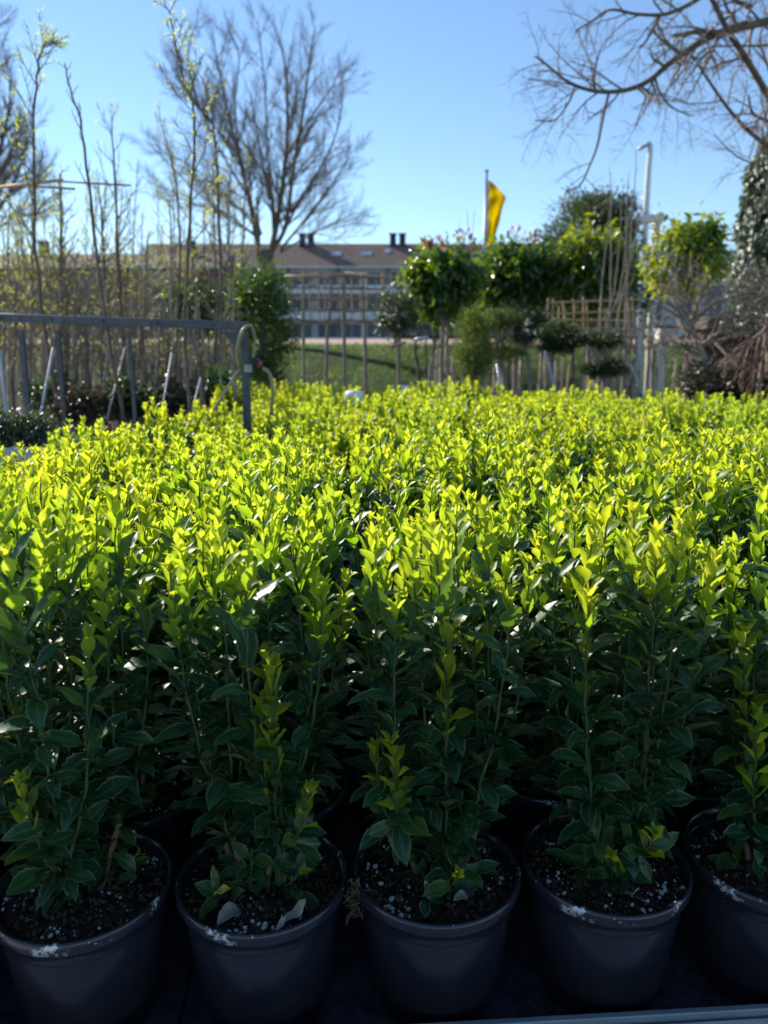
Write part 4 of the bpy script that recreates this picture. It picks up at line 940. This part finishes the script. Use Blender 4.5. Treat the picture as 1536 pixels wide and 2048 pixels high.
# long whips rising right of the oak
wlab = ['upright whip nearest the oak centre, tallest of the slanting whips', 'whip slanting between the oak and the lamp pole, reaching as high as the oak top', 'short thick whip slanting up at the right side of the oak', 'rightmost slanting whip, touching the white pipe at its top', 'very long whip whose tip reaches towards the lamp head', 'thin straight whip left of the slanting bundle, rising above the oak', 'thin upright whip in the middle of the bundle, rising above the oak']
wi = (((1222,395),(1205,560),(1200,640)), ((1243,400),(1232,560),(1215,640)), ((1262,405),(1240,580),(1212,660)), ((1285,400),(1262,520),(1235,640)), ((1272,300),(1262,470),(1250,640)), ((1220,345),(1222,470),(1220,640)), ((1258,345),(1252,480),(1258,650)))
for k, pl in enumerate(wi):
    slim(wlab[k], list(pl) + [(pl[-1][0], 770)], 6.4, .012, 700+k, 4, .35, 0, grp='long whips in front of the oak', t0=.5, bark=M_BARK2, maxl=1, ang=18)
# far thin whips against the sky near the flag
for k, pl in enumerate((((918,440),(922,520),(925,620)), ((935,420),(940,520),(940,620)), ((948,425),(942,520),(942,620)))):
    slim(('leftmost hair thin whip', 'middle hair thin whip', 'rightmost hair thin whip')[k] + ' against the sky left of the flag pole', list(pl) + [(pl[-1][0], 770)], 8.5, .007, 720+k, 3, .3, 0, grp='hair thin whips near the flag', t0=.6, maxl=1, ang=20)

# flag, lamp, pipe frame ---------------------------------------------------------------
M_FLAG = leafmat('yellow_cloth', (0.82, 0.44, 0.004), (0.86, 0.48, 0.006), (0.8, 0.5, 0.005), (1.0, 0.80, 0.02), 0.60, rough=.7, spec=.2)
YF = 20; fp = at(964, 700, YF); fg = empty('flag_pole', (fp.x, YF, prof(YF)), 0, 'slim grey flag pole with a hanging yellow pennant against the blue sky', 'flag pole')
zt = at(964, 344, YF).z - prof(YF); p_ = MB(); p_.tube([(0, 0, 0), (0, 0, zt*.5), (0, 0, zt)], [.055, .045, .035], 12); p_.lathe([(0, zt+.06), (.05, zt+.05), (.06, zt+.02), (.05, zt), (0, zt)], 12); p_.build('pole', M_POLE, fg, True)
rows = [(362, 2), (372, 15), (382, 26), (393, 34), (405, 31), (420, 27), (440, 23), (460, 18), (480, 14), (490, 11)]
rr = resample([Vector((w_, 0, y_)) for y_, w_ in rows], 40); V = []; Cn = 14
for i, q in enumerate(rr):
    ztop = at(964, q.z, YF).z - prof(YF); W_ = wpx(q.x, YF)
    for c in range(Cn + 1):
        s = c / Cn; V.append((.05 + s*W_, .10*math.sin(s*7 + i*.12)*s + .04*math.sin(i*.5+s*3), ztop - .25*s*math.sin(i*.07)*0 ))
Q = [(i*(Cn+1)+c, i*(Cn+1)+c+1, (i+1)*(Cn+1)+c+1, (i+1)*(Cn+1)+c) for i in range(40) for c in range(Cn)]
fo = link(bpy.data.objects.new('flag', np_mesh('flag', V, Q, M_FLAG, np.tile((0, .5, 0, 0), (len(V), 1)))), fg)
s = fo.modifiers.new('t', 'SOLIDIFY'); s.thickness = .01
hm = MB(); hm.tube([(.052, -.01, at(964, 362, YF).z-prof(YF)), (.052, -.01, at(964, 490, YF).z-prof(YF))], .012, 6); hm.build('hem', M_WHITEPL, fg)
YL = 20; a0 = at(1281, 700, YL); lz = prof(YL); la = empty('street_lamp', (a0.x, YL, lz), 0, 'tall white street lamp with a bent arm and flat head', 'street lamp'); li = Matrix.Translation(-la.location)
m = MB(); b0 = a0.copy(); b0.z = lz; m.tube([b0, at(1285, 560, YL), at(1291, 440, YL), at(1297, 340, YL), at(1301, 300, YL), at(1301, 290, YL), at(1298, 286.5, YL), at(1293, 288, YL), at(1288, 292, YL)], [.10, .09, .078, .068, .062, .058, .055, .05, .045], 12)
q = m.build('pole', M_WHITE, la, True); q.matrix_parent_inverse = li
m = MB(); hd = at(1288, 293, YL); m.lathe([(0, -.05), (.10, -.045), (.13, 0), (.10, .05), (0, .07)], 16); q = m.build('lamp_head', M_POLE, la, True); q.matrix_parent_inverse = li; q.location = hd; q.scale = (1.35, 1.1, .8); q.rotation_euler = (0, R(-25), 0)
YP = 12; pf = at(1300, 700, YP); pfr = empty('pipe_frame', (pf.x, YP, 0), 0, 'cream white pipe frame with a thick horizontal top tube beside the street lamp', 'pipe frame'); pi_ = Matrix.Translation(-pfr.location)
for nm, pts_, r_ in (('top_tube', [at(1276, 441, YP-.6), at(1318, 435, YP)], .062), ('upright', [at(1313, 444, YP), Vector((at(1303, 700, YP).x, YP, 0))], .058)):
    m = MB(); m.tube(pts_, r_, 16); q = m.build(nm, M_CREAM, pfr, True); q.matrix_parent_inverse = pi_
m = MB(); m.tube([at(1312, 436, YP-.02), at(1322, 434.5, YP+.03)], .075, 16); q = m.build('end_cap', M_CREAM, pfr, True); q.matrix_parent_inverse = pi_
bx = empty('white_cabinet', (at(1333, 700, 10).x, 10, 0), 0, 'small cream box on a post left of the crooked shrub', 'cabinet')
MB().box(-.14, .14, -.1, .1, at(0, 682, 10).z, at(0, 661, 10).z).build('box', M_CREAM, bx, bevel=.02); MB().box(-.15, .15, -.11, .11, at(0, 661, 10).z+.001, at(0, 658, 10).z).build('lid', M_WHITE, bx, bevel=.008); MB().box(-.1, -.02, -.04, .04, 0, at(0, 682, 10).z-.001).build('post', M_POLE, bx)

# bare shrubs on the right -----------------------------------------------------------
def bush(label, cx, by, Y, H, n, seed, mat, spread=1.0, trop=0, ang=40, weep=0, name='bare_shrub', leaders=None, cat='shrub', l1=.5, r=.012, maxl=3, kids=(10, 6, 4), wob=.2):
    random.seed(seed); root = at(cx, by, Y); root.z = 0; inv = Matrix.Translation(-root); o = empty(name, root, 0, label, cat); T = MB(); B = MB()
    P = dict(max=maxl, kids=list(kids), ang=ang, ratio=.5, wob=wob, trop=trop, rmin=.0025, l1=l1, lmin=.03)
    if leaders:
        for pl, ra in leaders: path(T, B, resample([at(x, y, Y + (z[0] if z else 0)) for x, y, *z in pl], 3*len(pl)), ra, ra*.3, 0, P, None, .1)
    else:
        for k in range(n): grow(T, B, root + Vector((random.uniform(-.1, .1), random.uniform(-.1, .1), .25)), Vector((random.gauss(0, .3*spread), random.gauss(0, .3*spread), 1)).normalized(), H, r, 0, P)
    T.build('trunk', M_BARK2, o, True).matrix_parent_inverse = inv; B.build('branches', mat, o).matrix_parent_inverse = inv
bush('crooked bare shrub with horizontal sprays of twigs in front of the maroon shed', 1415, 790, 5.2, 1, 0, 101, M_TWIG, leaders=[
  ([(1425,800),(1415,740),(1395,690),(1385,660),(1365,630),(1330,600)], .030), ([(1400,700),(1370,690),(1340,684),(1300,690)], .012), ([(1405,690),(1430,670),(1460,640),(1500,620)], .018),
  ([(1385,660),(1390,620),(1400,580),(1380,550)], .014), ([(1395,690),(1440,680),(1490,665),(1536,670)], .012), ([(1385,650),(1420,610),(1470,590),(1510,560)], .014), ([(1365,630),(1350,600),(1340,570)], .010), ([(1370,640),(1300,600),(1250,585)], .010)], l1=.32, kids=(9, 5, 2), ang=45, wob=.25)
bush('wide twiggy brown shrub arching in from the right edge at mid height', 1500, 800, 5.0, 1, 0, 102, M_TWIG, leaders=[
  ([(1560,800),(1550,700),(1530,640),(1490,605),(1440,600)], .022), ([(1545,680),(1510,640),(1460,630),(1400,640)], .016), ([(1560,700),(1545,620),(1510,585),(1470,590)], .016), ([(1560,640),(1545,590),(1520,565)], .014), ([(1550,690),(1500,660),(1440,650)], .012)], l1=.34, kids=(10, 5, 2), ang=42, wob=.25)
bush('red brown weeping shrub with a thin pale stake at the right edge', 1520, 800, 4.4, 1, 0, 103, M_TWIGRED, leaders=[
  ([(1515,800),(1522,740),(1530,680),(1532,640)], .014), ([(1530,660),(1505,680),(1490,720),(1480,760)], .007), ([(1530,655),(1515,690),(1508,740),(1505,780)], .007), ([(1532,650),(1548,690),(1552,760)], .007), ([(1530,660),(1495,690),(1470,700),(1455,730)], .006)], l1=.2, kids=(12, 4, 2), ang=25, trop=-.25)
leafy('low brownish leafy hedge at the right behind the shrub tips', 1450, 775, 5.0, 80, 34, 4200, .035, BRN, T_SM, 104, 60, wpx(14, 5), trunk=[(1450, 780), (1450, 800)], r=.02, name='low_hedge', cat='hedge', rin=.1)
leafy('dark low leafy bush below the crooked shrub', 1400, 765, 5.6, 34, 26, 1400, .035, ILEX, T_SM, 105, 24, wpx(10, 5.6), trunk=[(1400, 770), (1400, 790)], r=.02, name='low_bush', cat='bush', rin=.1)
# low brown leafed plants below the rail, left
random.seed(110)
for k, (cx, cy, Y, rx, ry, lb) in enumerate(((170, 812, 4.2, 55, 26, 'low bronze leaved plant near the left edge under the rail'), (268, 800, 4.4, 50, 30, 'low bronze leaved plant right of the leaning tree foot'), (360, 795, 4.6, 48, 28, 'low bronze leaved plant behind the tallest shrub tips'), (440, 780, 4.8, 40, 26, 'low bronze leaved plant left of the rack post'), (110, 790, 5.2, 50, 22, 'low bronze leaved plant behind the leaning blue prop'))):
    leafy(lb, cx, cy, Y, rx, ry, 1300, .036, (BRN, ILEX, BRN, EVG, ILEX)[k], T_SM, 111+k, 26, wpx(12, Y), trunk=[(cx, cy), (cx, cy+20)], r=.012, name='low_plant', cat='plant', grp='low plants under the rail', rin=.1)
leafy('small leafy plant with violet flowers in a grey trough at the left edge', 40, 862, 2.75, 72, 26, 3000, .018, OAK, T_SM, 120, 50, wpx(13, 2.75), trunk=[(40, 870), (40, 900)], r=.006, name='flowering_plant', cat='plant', rin=.1, pot=False, depth=.6,
      extra=[('flowers', VIO, T_SM, 45, 850, 50, 12, 70, .012, .8)])
tr = empty('grey_trough', (at(35, 900, 2.75).x, 2.75, 0), 0, 'pale grey planting trough on legs under the violet flowered plant at the left edge', 'trough')
za = at(35, 945, 2.75).z; zb_ = at(35, 885, 2.75).z
m = MB(); m.box(-.30, .17, -.16, -.14, za, zb_); m.box(-.30, .17, .14, .16, za, zb_); m.box(-.30, -.28, -.139, .139, za, zb_); m.box(.15, .17, -.139, .139, za, zb_); m.box(-.279, .149, -.139, .139, za, zb_-.03); m.build('trough', M_POLE, tr, bevel=.004)
for sx_ in (-.27, .12):
    for sy_ in (-.12, .09): MB().box(sx_, sx_+.03, sy_, sy_+.03, 0, za-.001).build('leg', M_SLAB, tr)
# pale objects poking out of the far shrubs
wb = at(708, 790, 4.2); m = MB(); m.lathe([(0, -.05), (.048, -.05), (.050, .0), (.048, .012), (.038, .022), (0, .024)], 20); q = m.build('white_bucket', M_WHITEPL, None, True); q.location = wb; tag(q, 'pale blue white rounded plastic tub lying in the far shrub tips', 'tub')
m = MB(); m.bar((0, 0, -.30), (.01, 0, .02), .05, .003); q = m.build('plant_label', M_WHITEPL); q.location = at(808, 778, 4.5); tag(q, 'small cream plant label sticking up between far shrub tips', 'plant label')

# ivy tree and overhanging limbs ----------------------------------------------------------
random.seed(130); YI = 8.0
c0 = at(1585, 1000, YI); c0.z = 0; iv = empty('ivy_covered_tree', c0, 0, 'ivy clad tree trunk at the right edge whose bare limbs arch across the top corner', 'tree'); ii = Matrix.Translation(-c0)
T = MB(); cl = [c0, at(1582, 700, YI), at(1580, 560, YI), at(1580, 420, YI), at(1578, 320, YI), at(1575, 240, YI), at(1570, 150, YI), at(1560, 90, YI)]
T.tube(resample(cl, 20), [.26 - .008*i for i in range(21)], 14); B = MB()
P = dict(max=3, kids=[12, 8, 5], ang=50, ratio=.46, wob=.15, trop=-.05, rmin=.0012, l1=.58, lmin=.05, tap=.5)
def limb(pl, ra, rb, K=None, t0=.1):
    path(T, B, resample([at(x, y, Y) for x, y, Y in pl], 4*len(pl)), ra, rb, 0, P, None, t0, K)
limb([(1590,25,8),(1536,42,7.6),(1480,55,7.3),(1440,65,7.1),(1400,85,6.9),(1370,105,6.8),(1335,130,6.7),(1300,160,6.6),(1260,178,6.5),(1215,184,6.4),(1170,178,6.3),(1130,160,6.2),(1100,135,6.2),(1070,112,6.2)], .038, .006, 30)
limb([(1560,230,8),(1530,180,7.4),(1500,130,7.1),(1475,90,6.9),(1455,60,6.8),(1435,20,6.7),(1415,-20,6.6)], .030, .018, 5)
limb([(1440,65,7.1),(1400,62,6.8),(1370,68,6.6),(1345,72,6.5)], .022, .014, 5)
limb([(1555,300,8),(1525,284,7.5),(1490,255,7.3),(1455,215,7.2),(1420,165,7.0),(1395,128,6.9)], .024, .008, 14)
limb([(1420,-20,7),(1385,5,6.8),(1350,22,6.6),(1320,30,6.5),(1270,28,6.4),(1220,20,6.4),(1180,45,6.4),(1150,62,6.4)], .020, .005, 14)
limb([(1320,30,6.5),(1305,60,6.5),(1290,85,6.5),(1278,98,6.5)], .014, .006, 5)
limb([(1218,184,6.4),(1205,240,6.3),(1195,290,6.3),(1180,330,6.3),(1160,370,6.3),(1130,382,6.3)], .012, .005, 5, .5)
limb([(1190,180,6.35),(1188,160,6.3),(1192,130,6.3),(1200,100,6.3)], .012, .006, 6)
limb([(1540,90,7.6),(1500,92,7.3),(1450,92,7.1),(1410,98,7.0),(1380,130,6.9),(1362,170,6.8)], .011, .004, 8)
limb([(1560,250,8),(1530,240,7.6),(1505,225,7.4),(1497,190,7.3)], .020, .008, 8)
limb([(1310,155,6.6),(1320,185,6.6),(1345,215,6.6),(1385,232,6.7)], .010, .005, 8)
limb([(1150,170,6.25),(1140,200,6.2),(1110,240,6.2),(1070,240,6.2)], .009, .004, 9)
limb([(1500,15,7.2),(1470,0,7),(1440,-15,7)], .02, .01, 6); limb([(1600,80,8),(1540,60,7.6),(1500,20,7.3),(1460,5,7.1),(1420,25,7.0)], .014, .005, 5)
limb([(1570,330,8),(1520,330,7.6),(1470,310,7.4),(1430,270,7.3)], .011, .004, 8); limb([(1560,200,8),(1535,130,7.8),(1520,80,7.6),(1530,40,7.6)], .014, .006, 8)
T.build('trunk', M_BARK, iv, True).matrix_parent_inverse = ii; B.build('crown', M_TWIG, iv).matrix_parent_inverse = ii
l = Leaves(T_IVY); spine = resample([at(1598,650,YI), at(1594,600,YI), at(1588,520,YI), at(1582,440,YI), at(1580,380,YI), at(1577,320,YI), at(1574,262,YI)], 60)
rads = [(0, .66), (.2, .62), (.4, .54), (.6, .44), (.8, .34), (.95, .22), (1, .10)]
for k in range(13000):
    t = random.random() ** .9; q = spine[min(60, int(t * 60))]; a = random.uniform(0, 6.283)
    rr_ = np.interp(t, [x for x, y in rads], [y for x, y in rads]) * (1 + .22 * noise.noise(Vector((math.cos(a)*1.6, math.sin(a)*1.6, t * 9)))) * random.uniform(.82, 1.04)
    o_ = Vector((math.cos(a), math.sin(a), 0)); p = q + o_ * rr_ + Vector((0, 0, random.uniform(-.04, .04)))
    d = (Vector((0, 0, -1)) + o_ * .45 + rv(.45)).normalized(); l.add(p, d, o_ + UP * .5 + rv(.35), random.uniform(.035, .065))
l.build('ivy', IVY, iv).matrix_parent_inverse = ii
